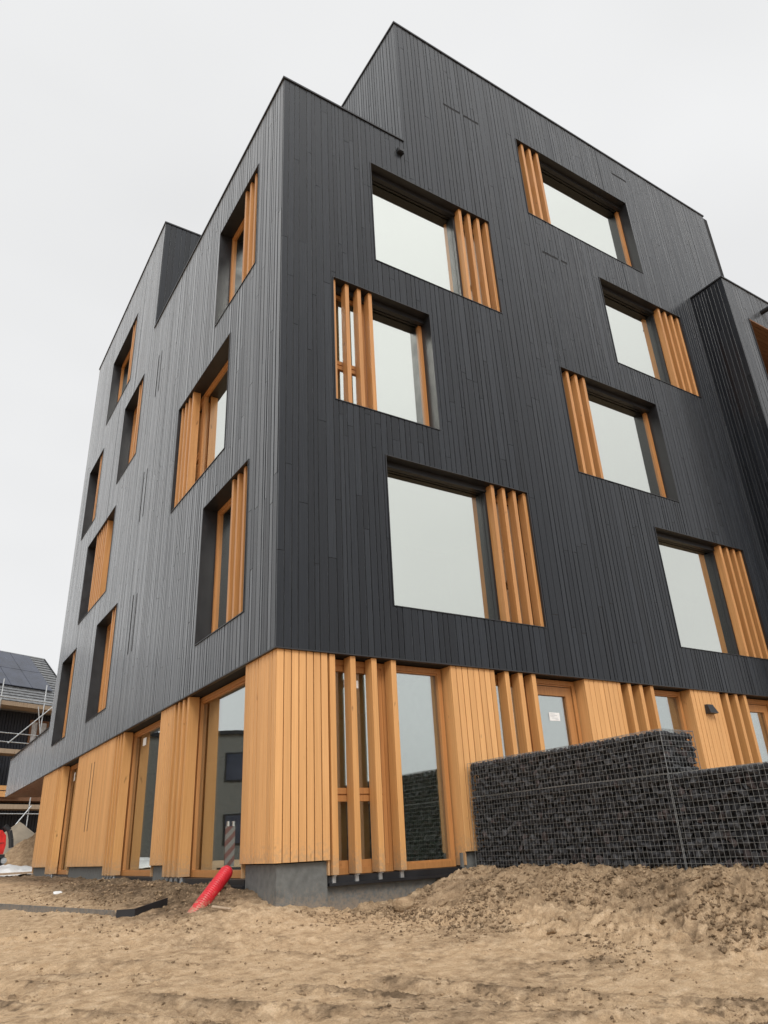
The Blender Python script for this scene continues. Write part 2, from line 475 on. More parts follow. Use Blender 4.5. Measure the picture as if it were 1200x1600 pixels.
WL = [
    (1.018, 2.940, R3, [1.222, 1.448, 1.672], 1.76, 7.7),
    (2.062, 4.870, R2, [4.070, 4.298, 4.510, 4.730], 4.02, 4.7),
    (1.018, 2.945, R1, [1.230, 1.482, 1.695], 1.78, 1.7),
    (9.998, 12.80, R4, [10.06, 10.30, 10.54], 10.7, 11.0),
    (8.303, 10.20, R3, [8.36, 8.59, 8.82], 8.95, 7.7),
    (12.61, 14.47, R3, [12.66, 12.89, 13.12], 13.25, 7.7),
    (9.915, 13.11, R2, [10.90, 11.13, 11.36, 11.59, 11.82, 12.05], 12.2, 4.7),
    (8.516, 10.48, R1, [8.58, 8.81, 9.04], 9.15, 1.7),
    (12.83, 14.73, R1, [12.90, 13.13, 13.36], 13.5, 1.7)]
opF = [(w[0], w[1], w[2][0], w[2][1]) for w in WF]
opL = [(w[0], w[1], w[2][0], w[2][1]) for w in WL]
slotsF = [(3.654, 4.10, 11.945, 12.01), (4.18, 4.61, 11.945, 12.01), (9.13, 9.69, 13.12, 13.19), (5.944, 6.40, 8.94, 9.00), (6.485, 6.67, 8.94, 9.00)]
slotsL = [(6.70, 6.775, 7.58, 8.73), (6.93, 7.005, 7.56, 8.75), (6.98, 7.055, 4.52, 5.70), (7.24, 7.315, 4.50, 5.73), (6.80, 6.875, 1.52, 2.72), (7.08, 7.155, 1.52, 2.77)]
BW = [0.068, 0.088, 0.088, 0.104, 0.104, 0.128, 0.142]
cutF = opF + slotsF + [(-1, XS + 0.0, ZT, 99)]
cutL = opL + slotsL + [(-1, YS + 0.0, ZT, 99)]
boards = []
boards += clad(FF, 0.0, XE, 0.0, ZH, cutF, BW, seed=3)
boards += clad(FL, 0.022, YE, 0.0, ZH, cutL, BW, seed=5)
F_IN1 = Fac(XS, 0, 0, 1, 1, 0); F_IN2 = Fac(0, YS, 1, 0, 0, 1)
boards += clad(F_IN1, 0.022, YS, ZT - 0.1, ZH, [], BW, seed=8)
boards += clad(F_IN2, 0.022, XS, ZT - 0.1, ZH, [], [0.125, 0.142, 0.16], seed=9, joints=False)
F_WS = Fac(11.2, 0, 0, 1, 1, 0); F_WF = Fac(11.2, -0.88, 1, 0, 0, 1)
LOG = (0.68, 4.2, 6.3, 8.96)
boards += clad(F_WS, -0.88, -0.002, 0.0, 9.93, [], BW, seed=12)
boards += clad(F_WF, 0.022, 5.5, 0.0, 9.93, [LOG], BW, seed=13)
F_CAN = Fac(0, YE, 0, 1, 1, 0)
boards += clad(F_CAN, 0.0, 7.75, 0.0, 1.30, [], BW, seed=15, joints=False)
F_CANE = Fac(0, YE + 7.75, 1, 0, 0, -1)
boards += clad(F_CANE, 0.022, 2.0, 0.0, 1.30, [], BW, seed=16, joints=False)
place_boards(boards, 'cladding_board', M_CLAD, bld)

core = MB()
wall_core(core, FF, 0.024, XE, 0.004, ZH - 0.01, opF + [(-1, XS + 0.03, ZT - 0.02, 99)], 0.024, 0.30)
wall_core(core, FL, 0.30, YE, 0.004, ZH - 0.01, opL + [(-1, YS + 0.03, ZT - 0.02, 99)], 0.024, 0.298)
F_IN1.box(core, 0.30, YS + 0.02, 0.024, 0.2, ZT - 0.3, ZH - 0.01)
F_IN2.box(core, 0.30, XS + 0.02, 0.024, 0.2, ZT - 0.3, ZH - 0.01)
core.box((11.224, -0.856, 0.004), (16.7, -0.80, 6.3)); core.box((11.224, -0.856, 6.3), (11.86, -0.80, 9.92)); core.box((11.86, -0.856, 8.98), (16.7, -0.80, 9.92))
core.box((11.224, -0.80, 0.004), (11.30, 0.0, 9.92))
core.box((0.024, YE, 0.004), (0.10, YE + 7.72, 1.29)); core.box((0.10, YE + 7.6, 0.004), (2.0, YE + 7.726, 1.29))
core.build('wall', M_BACK, bld)
# rear and roofs
rb = MB()
rb.box((XE, 0.02, -2.6), (XE + 0.2, YE, ZH - 0.02)); rb.box((0.3, YE - 0.25, -2.6), (XE, YE - 0.02, ZH - 0.02))
rb.build('rear_wall', M_BACK, bld)
rf = MB()
rf.box((0.1, 0.1, ZT - 0.35), (XS + 0.05, YS + 0.05, ZT - 0.2)); rf.box((XS + 0.1, 0.25, ZH - 0.35), (XE, YE - 0.3, ZH - 0.2))
rf.box((0.25, YS + 0.1, ZH - 0.351), (XS + 0.1, YE - 0.3, ZH - 0.201)); rf.box((11.3, -0.8, 9.7), (16.7, 6, 9.85)); rf.box((0.1, YE, 1.15), (2.0, YE + 7.6, 1.25))
rf.build('roof', M_ROOMD, bld)
# black parapet copings
def coping(a, b):
    MB().box(a, b).build('coping', M_BLACK, bld)
c = 0.022
coping((-c, -c, ZT), (XS - 0.001, 0.30, ZT + 0.035)); coping((-c, 0.301, ZT), (0.30, YS - 0.001, ZT + 0.035))
coping((XS - c, -c, ZH), (XE + c, 0.30, ZH + 0.04)); coping((XS - c, 0.301, ZH), (XS + 0.30, YS + 0.2, ZH + 0.04))
coping((-c, YS - c, ZH), (XS - c - 0.001, YS + 0.28, ZH + 0.04)); coping((-c, YS + 0.281, ZH), (0.30, YE + 0.02, ZH + 0.04))
coping((XE - 0.25, 0.301, ZH), (XE + c, YE, ZH + 0.04))
coping((11.2 - c, -0.88 - c, 9.93), (16.7, -0.60, 9.965)); coping((11.2 - c, -0.599, 9.93), (11.45, -0.001, 9.965))
coping((-c, YE + 0.021, 1.30), (0.28, YE + 7.77, 1.33)); coping((0.281, YE + 7.45, 1.30), (2.0, YE + 7.77, 1.33))
# bottom drip profile
MB().box((-0.006, -0.006, -0.016), (XE, 0.05, -0.001)).build('drip_profile', M_BLACK, bld)
MB().box((-0.006, 0.051, -0.016), (0.05, YE, -0.001)).build('drip_profile', M_BLACK, bld)
# ceiling slab over the recess of the ground floor
MB().box((0.03, 0.03, -0.012), (XE, 0.45, 0.003)).build('soffit_strip', M_BACK, bld)
MB().box((0.03, 0.451, -0.012), (0.45, YE, 0.003)).build('soffit_strip', M_BACK, bld)

def slot_part(fac, s, d=0.004, mat=M_BACK):
    mb = MB(); fac.box(mb, s[0] - 0.004, s[1] + 0.004, d, d + 0.012, s[2] - 0.004, s[3] + 0.004)
    mb.build('vent_slot', mat, bld)
for s in slotsF: slot_part(FF, s)
for s in slotsL: slot_part(FL, s)
# small black overflow spout
mb = MB(); mb.box((2.33, -0.07, 9.68), (2.46, -0.004, 9.78)); mb.box((2.345, -0.085, 9.695), (2.445, -0.07, 9.765)); mb.build('overflow_spout', M_BLACK, bld)

def fin_mesh(mb, fac, u, w, d0, d1, z0, z1, rnd):
    c = 0.004
    prof = [(u + c, d0), (u + w - c, d0), (u + w, d0 + c), (u + w, d1), (u, d1), (u, d0 + c)]
    vs = [fac.p(a, b, z0) for a, b in prof] + [fac.p(a, b, z1) for a, b in prof]
    F = [tuple(reversed(range(6))), tuple(range(6, 12))] + [(i, (i + 1) % 6, 6 + (i + 1) % 6, 6 + i) for i in range(6)]
    if fac.flip: F = [tuple(reversed(f)) for f in F]
    mb.raw(vs, F, rnd)

def glazing(root, fac, u0, u1, z0, z1, fd, mullion, fin_right, transom, glass, frame_mat, mull_mat, fw=0.06, depth=0.04, head=None):
    """frame ring + mullion + transom + panes; fd = depth of the frame face"""
    g = fd + depth
    fr = MB()
    fac.box(fr, u0, u1, fd, g + 0.05, z0, z0 + fw, 0.3); fac.box(fr, u0 + fw, u1 - fw, fd + 0.01, g + 0.045, z0 + fw, z0 + fw + 0.022, 0.35)
    hd = MB(); fac.box(hd, u0, u1, fd, g + 0.05, z1 - fw, z1, 0.6); fac.box(hd, u0 + fw, u1 - fw, fd + 0.02, g + 0.04, z1 - fw - 0.022, z1 - fw, 0.5); hd.build('head_rail', head or frame_mat, root)
    fac.box(fr, u0, u0 + fw, fd, g + 0.05, z0 + fw, z1 - fw, 0.45); fac.box(fr, u1 - fw, u1, fd, g + 0.05, z0 + fw, z1 - fw, 0.7)
    # stepped inner bead
    b = 0.022
    fr.build('frame', frame_mat, root)
    mu = MB(); fac.box(mu, mullion, mullion + 0.11, fd + 0.002, g + 0.049, z0 + fw + 0.001, z1 - fw - 0.001, 0.4)
    mu.build('mullion', mull_mat, root)
    panes = []
    big = (u0 + fw, mullion) if fin_right else (mullion + 0.11, u1 - fw)
    small = (mullion + 0.11, u1 - fw) if fin_right else (u0 + fw, mullion)
    for (a, bb) in (big,):
        mb = MB(); fac.box(mb, a, bb, g, g + 0.012, z0 + fw + b, z1 - fw - b); mb.build('pane', glass, root)
        sp = MB()
        s = 0.012
        fac.box(sp, a, a + s, g + 0.013, g + 0.03, z0 + fw + b, z1 - fw - b); fac.box(sp, bb - s, bb, g + 0.013, g + 0.03, z0 + fw + b, z1 - fw - b)
        sp.build('glazing_spacer', M_SPACER, root)
    a, bb = small
    if bb - a > 0.12:
        sw = 0.055
        sash = MB()
        zz = [z0 + fw + b, z1 - fw - b]
        fac.box(sash, a, a + sw, fd + 0.012, g + 0.03, zz[0], zz[1], 0.2); fac.box(sash, bb - sw, bb, fd + 0.012, g + 0.03, zz[0], zz[1], 0.8)
        cuts = [(zz[0], zz[0] + sw), (zz[1] - sw, zz[1])]
        if transom: cuts.append((transom - 0.075, transom - 0.008)); cuts.append((transom + 0.008, transom + 0.075))
        for c0, c1 in cuts: fac.box(sash, a + sw, bb - sw, fd + 0.012, g + 0.03, c0, c1, 0.55)
        if transom: fac.box(sash, a + sw, bb - sw, fd + 0.03, g + 0.03, transom - 0.008, transom + 0.008, 0.1)
        sash.build('sash', frame_mat, root)
        lv = [zz[0] + sw] + ([transom - 0.075, transom + 0.075] if transom else []) + [zz[1] - sw]
        for k in range(0, len(lv), 2):
            mb = MB(); fac.box(mb, a + sw, bb - sw, g, g + 0.012, lv[k], lv[k + 1]); mb.build('pane', glass, root)

def upper_window(fac, w):
    u0, u1, (z0, z1), fins, mull, transom = w
    t = 0.014
    rv = MB()
    fac.box(rv, u0 + 0.004, u1 - 0.004, -0.012, 0.30, z0 + 0.002, z0 + t); fac.box(rv, u0 + 0.004, u1 - 0.004, -0.012, 0.30, z1 - t, z1 - 0.002)
    fac.box(rv, u0 + 0.004, u0 + t + 0.004, -0.012, 0.30, z0 + t, z1 - t); fac.box(rv, u1 - t - 0.004, u1 - 0.004, -0.012, 0.30, z0 + t, z1 - t)
    root = rv.build('window', M_BLACK, bld)
    fin_right = (sum(fins) / len(fins)) > (u0 + u1) / 2
    onF = fac is FF
    a, b = u0 + t + 0.005, u1 - t - 0.005
    top = z1 - t - 0.001
    if onF:
        sb = MB(); fac.box(sb, a, b, 0.15, 0.235, top - 0.085, top)
        sb.build('screen_box', M_BLACK, root)
        mm = M_BLACK if fin_right else M_FRAME
        if fin_right:
            gp = MB(); fac.box(gp, mull + 0.004, mull + 0.05, 0.178, 0.2405, z0 + t + 0.001, top - 0.09); gp.build('guide_rail', M_BLACK, root)
    else: mm = M_FRAME
    glazing(root, fac, a, b, z0 + t + 0.001, top, 0.24, mull, fin_right, transom, M_GLASS, M_FRAME, mm, head=M_BLACK if onF else None)
    if onF:
        # black cover strip over the top rail
        pass
    for f in fins:
        mb = MB(); fin_mesh(mb, fac, f, 0.068, 0.035, 0.175, z0 + t + 0.006, z1 - t - 0.004, random.random())
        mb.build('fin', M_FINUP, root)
    if len(fins) and transom is None:
        # sash handles seen between the fins
        for hx in (fins[1] - 0.07, fins[2] - 0.07):
            hb = MB(); fac.box(hb, hx, hx + 0.03, 0.19, 0.24, z0 + 0.75, z0 + 0.82); fac.box(hb, hx - 0.01, hx + 0.02, 0.175, 0.19, z0 + 0.68, z0 + 0.80); hb.build('handle', M_FRAME, root)
    return root
for w in WF: upper_window(FF, w)
for w in WL: upper_window(FL, w)

# loggia of the wing at the right
lg = MB()
lx0, lx1, lz0, lz1 = 11.2 + LOG[0], 11.2 + LOG[1], LOG[2], LOG[3]
lg.box((lx0 + 0.002, -0.895, lz0 + 0.002), (lx1 - 0.002, 0.9, lz0 + 0.014)); lg.box((lx0 + 0.002, -0.895, lz0 + 0.014), (lx0 + 0.014, 0.9, lz1 - 0.002))
lg.box((lx1 - 0.014, -0.895, lz0 + 0.014), (lx1 - 0.002, 0.9, lz1 - 0.002)); lg.box((lx0 + 0.014, 0.88, lz0 + 0.014), (lx1 - 0.014, 0.9, lz1 - 0.03))
log = lg.build('loggia', M_BLACK, bld)
k = 0; y = -0.88
while y < 0.86:
    MB().box((lx0 + 0.016, y, lz1 - 0.03), (lx1 - 0.016, y + 0.088, lz1 - 0.004), random.random()).build('soffit_slat', M_SOFFIT, log); y += 0.097
mb = MB().tube((12.62, -0.884, 9.42), (12.62, -1.12, 9.42), 0.06, 14); mb.build('rain_spout', M_BLACK, bld)
mb = MB()
# underside of the end canopy: brown boards
for i in range(20):
    x = 0.03 + i * 0.098
    MB().box((x, YE + 0.02, -0.018), (x + 0.09, YE + 7.70, -0.001), random.random()).build('soffit_board', M_SOFFIT, bld)

# ---- ground floor
ZP, ZFN = -2.30, -2.45
panF = [(0.03, 0.71), (2.585, 3.28), (5.145, 5.885), (7.707, 8.45), (10.35, 11.1)]
panL = [(0.03, 0.98), (3.90, 4.565), (7.55, 10.87), (13.41, 15.48)]
tb = []
for i, (a, b) in enumerate(panF):
    n = max(1, round((b - a) / 0.1)); tb += clad(FF, a, b, ZP, -0.017, [], [(b - a) / n], gap=0.0105, off0=0.03, seed=20 + i, joints=False)
sl3 = [(9.15, 9.22, -1.65, -0.30), (9.42, 9.49, -1.65, -0.30)]
for i, (a, b) in enumerate(panL):
    a0 = a + 0.022 if i == 0 else a
    n = max(1, round((b - a0) / 0.1)); tb += clad(FL, a0, b, ZP, -0.017, sl3, [(b - a0) / n], gap=0.015, off0=0.03, seed=30 + i, joints=False)
place_boards(tb, 'timber_board', M_TIMBER, bld)
for s in sl3: slot_part(FL, s, 0.036)
for i, (a, b) in enumerate(panF): MB().box((max(a, 0.06) + 0.022, 0.056, ZP + 0.004), (b - 0.022, 0.30, -0.02)).build('panel_backing', M_BACK, bld)
for i, (a, b) in enumerate(panL): MB().box((0.056 + 0.001, max(a, 0.31) + (0.022 if i else 0.0), ZP + 0.004), (0.299, b - 0.022, -0.021)).build('panel_backing', M_BACK, bld)
for i, (a, b) in enumerate(panF + [(3.3, 13.0)]): MB().box((max(a, 0.15) + 0.022, 0.20, -3.2), (b - 0.022, 0.30, -2.57 if i == 5 else ZP)).build('footing', M_BACK, bld)
for i, (a, b) in enumerate(panL): MB().box((0.20, max(a, 0.31) + 0.022, -3.2), (0.299, b - 0.022, ZP)).build('footing', M_BACK, bld)
def jamb(fac, u, s):
    mb = MB(); fac.box(mb, u, u + 0.02 * s, 0.055, 0.29, ZP - 0.15, -0.018, random.random()); mb.build('jamb_board', M_TIMBER, bld)
for i, (a, b) in enumerate(panF):
    if i: jamb(FF, a + 0.001, 1)
    jamb(FF, b - 0.001, -1)
for i, (a, b) in enumerate(panL):
    if i: jamb(FL, a + 0.001, 1)
    jamb(FL, b - 0.001, -1)
# plinth panels of grey board
def plinth(a, b): MB().box(a, b).build('plinth_panel', M_PLINTH, bld)
plinth((0.09, 0.09, -3.2), (0.695, 0.13, ZP - 0.012)); plinth((0.09, 0.134, -3.2), (0.13, 0.93, ZP - 0.012))
plinth((0.70, 0.15, -3.2), (2.60, 0.19, -2.565)); plinth((2.56, 0.09, -3.2), (3.26, 0.13, ZP - 0.012))
plinth((0.15, 0.94, -3.2), (0.19, 3.90, -2.62)); plinth((0.09, 3.93, -3.2), (0.13, 4.54, ZP - 0.012))
plinth((0.15, 4.58, -3.2), (0.19, 7.56, -2.56)); plinth((0.09, 7.58, -3.2), (0.13, 9.2, ZP - 0.012)); plinth((0.09, 9.206, -3.2), (0.13, 10.85, ZP - 0.012))
plinth((0.15, 10.88, -3.2), (0.19, 13.42, -2.56)); plinth((0.09, 13.44, -3.2), (0.13, 15.45, ZP - 0.012))
plinth((3.28, 0.15, -3.2), (13.1, 0.19, -2.47))

def ground_opening(fac, a, b, fins, mull, kind, transom, fin_right, extra=None, fd=0.22):
    base = MB(); fac.box(base, a + 0.002, b - 0.002, 0.10, 0.30, -2.555, -2.465)
    fac.box(base, a + 0.002, b - 0.002, 0.07, 0.10, -2.56, -2.53)
    root = base.build(kind, M_BLACK, bld)
    glazing(root, fac, a + 0.022, b - 0.022, -2.46, -0.03, fd, mull, fin_right, transom, M_GLASS2, M_FRAME if kind == 'window' else M_FRAME, M_FRAME, fw=0.065, depth=0.05)
    for f in fins:
        mb = MB(); fin_mesh(mb, fac, f, 0.078, 0.03, 0.19, ZFN, -0.02, random.random()); mb.build('fin', M_FIN, root)
        br = MB(); fac.box(br, f + 0.018, f + 0.060, 0.075, 0.10, -2.535, ZFN - 0.002); fac.box(br, f + 0.018, f + 0.060, 0.05, 0.075, -2.464, ZFN - 0.002); br.build('bracket', M_GALV, root)
    return root
oF1 = ground_opening(FF, 0.71, 2.585, [0.735, 1.025, 1.335, 1.630], 1.60, 'window', -1.62, False)
oF2 = ground_opening(FF, 3.28, 5.145, [3.285, 3.555, 3.815, 4.070], 4.03, 'door', None, False)
oF3 = ground_opening(FF, 5.885, 7.707, [5.89, 6.14, 6.415, 6.685], 6.66, 'window', -1.62, False)
oF4 = ground_opening(FF, 8.45, 10.35, [8.455, 8.705, 8.985, 9.25], 9.30, 'door', None, False)
oL1 = ground_opening(FL, 0.98, 3.90, [3.15, 3.375, 3.60, 3.815], 3.16, 'window', -1.62, True)
oL2 = ground_opening(FL, 4.565, 7.55, [6.86, 7.08, 7.29, 7.465], 6.84, 'window', -1.62, True)
oL3 = ground_opening(FL, 10.87, 13.41, [12.76, 12.95, 13.14, 13.325], 12.74, 'window', -1.62, True)
# wide door leaves inside the door openings (thicker stiles round the glass)
def leaf(root, u0, u1):
    mb = MB(); s = 0.13; d0, d1 = 0.232, 0.268
    for q in ((u0, u0 + s, -2.36, -0.13), (u1 - s, u1, -2.36, -0.13), (u0 + s, u1 - s, -0.13 - s, -0.13), (u0 + s, u1 - s, -2.36, -2.2)):
        FF.box(mb, q[0], q[1], d0, d1, q[2], q[3], random.random())
    mb.build('door_leaf', M_FRAME, root)
leaf(oF2, 4.145, 5.04); leaf(oF4, 9.42, 10.24)
hb = MB(); hb.box((4.19, 0.19, -1.42), (4.215, 0.232, -1.39)); hb.box((4.19, 0.18, -1.42), (4.30, 0.19, -1.39)); hb.build('handle', M_GALV, oF2)
def notice(root, fac, u0, u1, z0, z1, d=0.2655):
    mb = MB(); fac.box(mb, u0, u1, d, d + 0.003, z0, z1); p = mb.build('paper_notice', M_PAPER, root)
    return p
nt = notice(oF2, FF, 4.55, 4.765, -0.625, -0.505)
ink = MB()
for i, (a, b) in enumerate(((0.02, 0.12), (0.02, 0.16), (0.03, 0.10), (0.05, 0.17), (0.12, 0.19))):
    z = -0.525 - i * 0.02; FF.box(ink, 4.55 + a, 4.55 + b, 0.2640, 0.2655, z - 0.004, z)
ink.build('print_line', M_INK, oF2)
notice(oF1, FF, 1.06, 1.27, -0.36, -0.265); notice(oL2, FL, 6.20, 6.40, -0.325, -0.19)
st = MB(); FL.box(st, 12.38, 12.46, 0.2655, 0.2685, -0.40, -0.20); st.build('paper_notice', M_PAPER, oL3)

# wall lamp on the fourth orange panel
mb = MB()
x0, x1, zt, zb = 8.02, 8.20, -0.255, -0.41
mb.hexa([(x0 - 0.01, 0.028, zb), (x0 - 0.01, -0.075, zb + 0.005), (x1 + 0.03, -0.075, zb + 0.005), (x1 + 0.03, 0.028, zb),
         (x0 + 0.01, 0.028, zt), (x0 + 0.02, -0.02, zt), (x1 - 0.01, -0.02, zt), (x1, 0.028, zt)])
mb.build('wall_lamp', M_BLACK, bld)

# ---- interior: slabs and core, seen dimly through the glass
room = MB()
room.box((0.45, 0.45, -2.60), (XE - 0.1, YE - 0.3, -2.42))
for z in (0.02, 3.05, 6.09, 9.2): 
    room.box((0.32, 0.32, z + 0.05), (XE - 0.1, YE - 0.3, z + 0.36))
room.build('floor_slab', M_ROOMD, bld)
iw = MB()
iw.box((3.6, 3.4, -2.42), (XE - 0.3, YE - 0.5, 0.05)); 
for z0, z1 in ((0.4, 3.08), (3.43, 6.12), (6.47, 9.23), (9.58, 13.3)): iw.box((3.3, 3.0, z0), (XE - 0.3, YE - 0.5, z1))
iw.box((5.30, 0.32, -2.42), (5.44, 3.4, 0.05)); iw.box((2.9, 0.32, -2.42), (3.0, 2.2, 0.05)); iw.box((8.0, 0.32, -2.42), (8.1, 3.4, 0.05))
iw.box((5.1, 0.32, 0.4), (5.2, 3.0, 3.06)); iw.box((7.2, 0.32, 3.4), (7.3, 3.0, 6.1))
iw.build('inner_wall', M_ROOM, bld)

# ---------------------------------------------------------------- noise for the ground
def _hash(ix, iy, s):
    h = (ix.astype(np.int64) * 374761393 + iy.astype(np.int64) * 668265263 + s * 1442695041) & 0xFFFFFFFF
    h = ((h ^ (h >> 13)) * 1274126177) & 0xFFFFFFFF
    h = ((h ^ (h >> 16)) * 2246822519) & 0xFFFFFFFF
    return ((h ^ (h >> 15)) & 0xFFFFFF) / float(0xFFFFFF)
def vnoise(x, y, s=0):
    ix, iy = np.floor(x), np.floor(y); fx, fy = x - ix, y - iy
    fx = fx * fx * fx * (fx * (fx * 6 - 15) + 10); fy = fy * fy * fy * (fy * (fy * 6 - 15) + 10)
    a, b, c, d = _hash(ix, iy, s), _hash(ix + 1, iy, s), _hash(ix, iy + 1, s), _hash(ix + 1, iy + 1, s)
    return (a + (b - a) * fx) * (1 - fy) + (c + (d - c) * fx) * fy
def rot(x, y, a): c, s = math.cos(a), math.sin(a); return x * c - y * s, x * s + y * c
def fbm(x, y, f, o, s=0, g=0.5):
    t = np.zeros_like(x); amp = 1.0; tot = 0
    for i in range(o):
        X, Y = rot(x * f, y * f, 0.7 * i + 0.3); t += amp * vnoise(X + 13.7 * i, Y - 7.1 * i, s + i); tot += amp; amp *= g; f *= 2.07
    return t / tot
def ridged(x, y, f, o, s=0, g=0.55):
    t = np.zeros_like(x); amp = 1.0; tot = 0
    for i in range(o):
        X, Y = rot(x * f, y * f, 1.1 * i + 0.5); t += amp * (1 - np.abs(2 * vnoise(X + 3.3 * i, Y + 9.1 * i, s + i) - 1)); tot += amp; amp *= g; f *= 2.1
    return t / tot
def sstep(a, b, v): t = np.clip((v - a) / (b - a), 0, 1); return t * t * (3 - 2 * t)

CP = np.array([(0, 15, -2.49), (0, 10, -2.49), (0, 6, -2.49), (0, 3.8, -2.50), (0, 2.7, -2.53), (0, 1.6, -2.50), (-.1, .9, -2.53), (0, .3, -2.66), (0, -.05, -2.72),
    (.6, 0.05, -2.755), (1.3, 0, -2.79), (1.8, 0, -2.71), (2.15, 0, -2.60), (2.45, 0, -2.50), (2.69, 0, -2.47), (2.69, -1, -2.475), (2.69, -2, -2.485), (2.69, -3, -2.50), (2.69, -4, -2.48), (2.69, -5.2, -2.52),
    (2.25, -1.5, -2.50), (2.3, -2.4, -2.52), (2.35, -3.6, -2.50), (1.55, -.7, -2.72), (1.3, -.4, -2.80), (1.7, -1.6, -2.70), (1.9, -2.6, -2.72), (2.1, -3.8, -2.76),
    (.72, -.85, -2.86), (.90, -1.73, -2.91), (1.26, -2.95, -2.97), (1.7, -4.26, -3.02), (.1, -.8, -2.85), (.3, -1.6, -2.93),
    (-1.1, -4.0, -3.07), (1.8, -5.3, -3.12), (.3, -5.6, -3.13), (-2.7, -2.5, -3.02), (-.6, -1.9, -2.98), (-3.5, -7.7, -3.50), (0, -8, -3.42), (4, -8, -3.35), (-7, -8, -3.5), (-7, -2, -3.1),
    (-.9, 1.1, -2.74), (-1.67, 3.3, -2.74), (-2.1, 5.0, -2.73), (-1.6, .2, -2.84), (-3, 2.4, -2.84), (-.45, 3, -2.58), (-.5, 6, -2.55), (-.4, 1.8, -2.60), (-.45, 1.1, -2.66),
    (-3, 6, -2.74), (-5, 4, -2.85), (-4, 10, -2.66), (-1, 10, -2.56), (-1, 15, -2.52), (-3, 20, -2.46), (0, 20, -2.45), (0, 26, -2.35), (4, 28, -2.3), (-8, 20, -2.5), (-10, 12, -2.7),
    (3.2, -1, -2.5), (5, -1, -2.5), (8, -2, -2.6), (12, -2, -2.7), (6, -6, -3.0), (3, 3, -2.8), (8, 6, -2.8), (14, 12, -2.7), (12, 24, -2.6), (-14, -4, -3.2), (0, -14, -3.6), (12, -12, -3.4)], float)
_D = np.linalg.norm(CP[:, None, :2] - CP[None, :, :2], axis=2)
_A = np.block([[_D, np.ones((len(CP), 1))], [np.ones((1, len(CP))), np.zeros((1, 1))]])
_W = np.linalg.solve(_A, np.append(CP[:, 2], 0))
def base_h(x, y):
    t = np.full_like(x, _W[-1])
    for (cx, cy, _), w in zip(CP, _W[:-1]): t += w * np.hypot(x - cx, y - cy)
    far = sstep(18, 45, np.hypot(x, y - 4))
    return np.clip(t, -3.7, -2.2) * (1 - far) + (-3.0) * far
def foot_dist(x, y):  # signed distance past the toe of the heap in front of the gabions (positive = on the heap)
    return (x - (0.80 + 0.27 * (-y - 0.9))) * 0.965
def rough_amp(x, y):
    heap = sstep(-0.25, 0.30, foot_dist(x, y)) * sstep(3.2, 2.6, x) * sstep(1.0, 0.0, y)
    bank = sstep(-1.15, -0.45, x) * sstep(0.7, 0.1, x) * sstep(0.2, 1.0, y)
    near = sstep(-1.3, -0.2, y) * sstep(-3.0, -0.8, x) * 0.5
    return np.clip(np.maximum(np.maximum(heap, bank), near), 0, 1)
def ground_h(x, y):
    h = base_h(x, y); A = rough_amp(x, y)
    near = sstep(30, 10, np.hypot(x - CAM.x, y - CAM.y))
    lump = ridged(x, y, 2.2, 4, 5) - 0.55
    clod = ridged(x, y, 7.0, 4, 21, 0.6) - 0.55
    finer = fbm(x, y, 22.0, 3, 40, 0.6) - 0.5
    wx = x + 0.10 * (fbm(x, y, 5.0, 2, 301) - 0.5); wy = y + 0.10 * (fbm(x, y, 5.0, 2, 302) - 0.5)
    sx_, sy_ = rot(wx, wy, math.radians(-28)); streak = ridged(sx_ * 0.55, sy_ * 1.9, 5.0, 4, 310, 0.62) - 0.55
    crisp = ridged(wx, wy, 16.0, 3, 320, 0.6) - 0.55
    h = h + A * (-0.030 + 0.09 * lump + 0.070 * clod * (0.4 + fbm(x, y, 1.6, 2, 77)) + 0.080 * streak + 0.026 * crisp + 0.022 * finer + 0.008 * (ridged(wx, wy, 42.0, 2, 330, 0.6) - 0.5))
    # flat driven sand: soft undulation, faint crumbs and shallow wheel ruts
    fl = (1 - A) * near
    h = h + fl * (0.035 * (fbm(x, y, 0.9, 3, 60) - 0.5) + 0.013 * (ridged(x, y, 6.0, 4, 70, 0.6) - 0.5) + 0.006 * (fbm(x, y, 26.0, 3, 80, 0.65) - 0.5))
    h = h + fl * 0.004 * (ridged(x, y, 38.0, 2, 340, 0.6) - 0.5) * (0.4 + 1.4 * fbm(x, y, 2.6, 2, 341))
    sx2, sy2 = rot(x, y, math.radians(-20)); h = h + fl * 0.013 * (ridged(sx2 * 0.5, sy2 * 2.0, 4.5, 3, 350, 0.6) - 0.5)
    crumb = sstep(0.62, 0.80, fbm(x, y, 3.1, 3, 90)) * sstep(0.50, 0.72, fbm(x, y, 13.0, 3, 95))
    h = h + near * crumb * 0.014 * (0.4 + ridged(x, y, 30.0, 2, 97))
    # wheel ruts sweeping past the corner, with broken berms of pushed-up sand
    X, Y = rot(x, y, math.radians(47))
    for c0, wd, k in ((3.05, 0.17, 0.045), (2.25, 0.15, -0.03), (1.35, 0.20, 0.03), (0.35, 0.16, -0.05), (-1.0, 0.2, 0.02)):
        dd = Y + c0 - 0.16 * np.sin(X * 0.6 + c0) - k * (X - 1) ** 2
        br = sstep(0.34, 0.58, fbm(x, y, 1.3, 3, int(50 + c0 * 10)))
        h = h - fl * br * 0.024 * np.exp(-(dd / wd) ** 4)
        h = h + fl * (0.3 + br) * 0.026 * np.exp(-((np.abs(dd) - wd * 1.35) / 0.06) ** 2) * fbm(x, y, 12.0, 4, 33, 0.65)
        lug = (np.abs(((X + 0.7 * np.abs(dd)) * 9.0) % 1.0 - 0.5) * 4 - 1).clip(-1, 1)
        h = h + fl * br * np.exp(-(dd / wd) ** 4) * 0.010 * lug
    return h
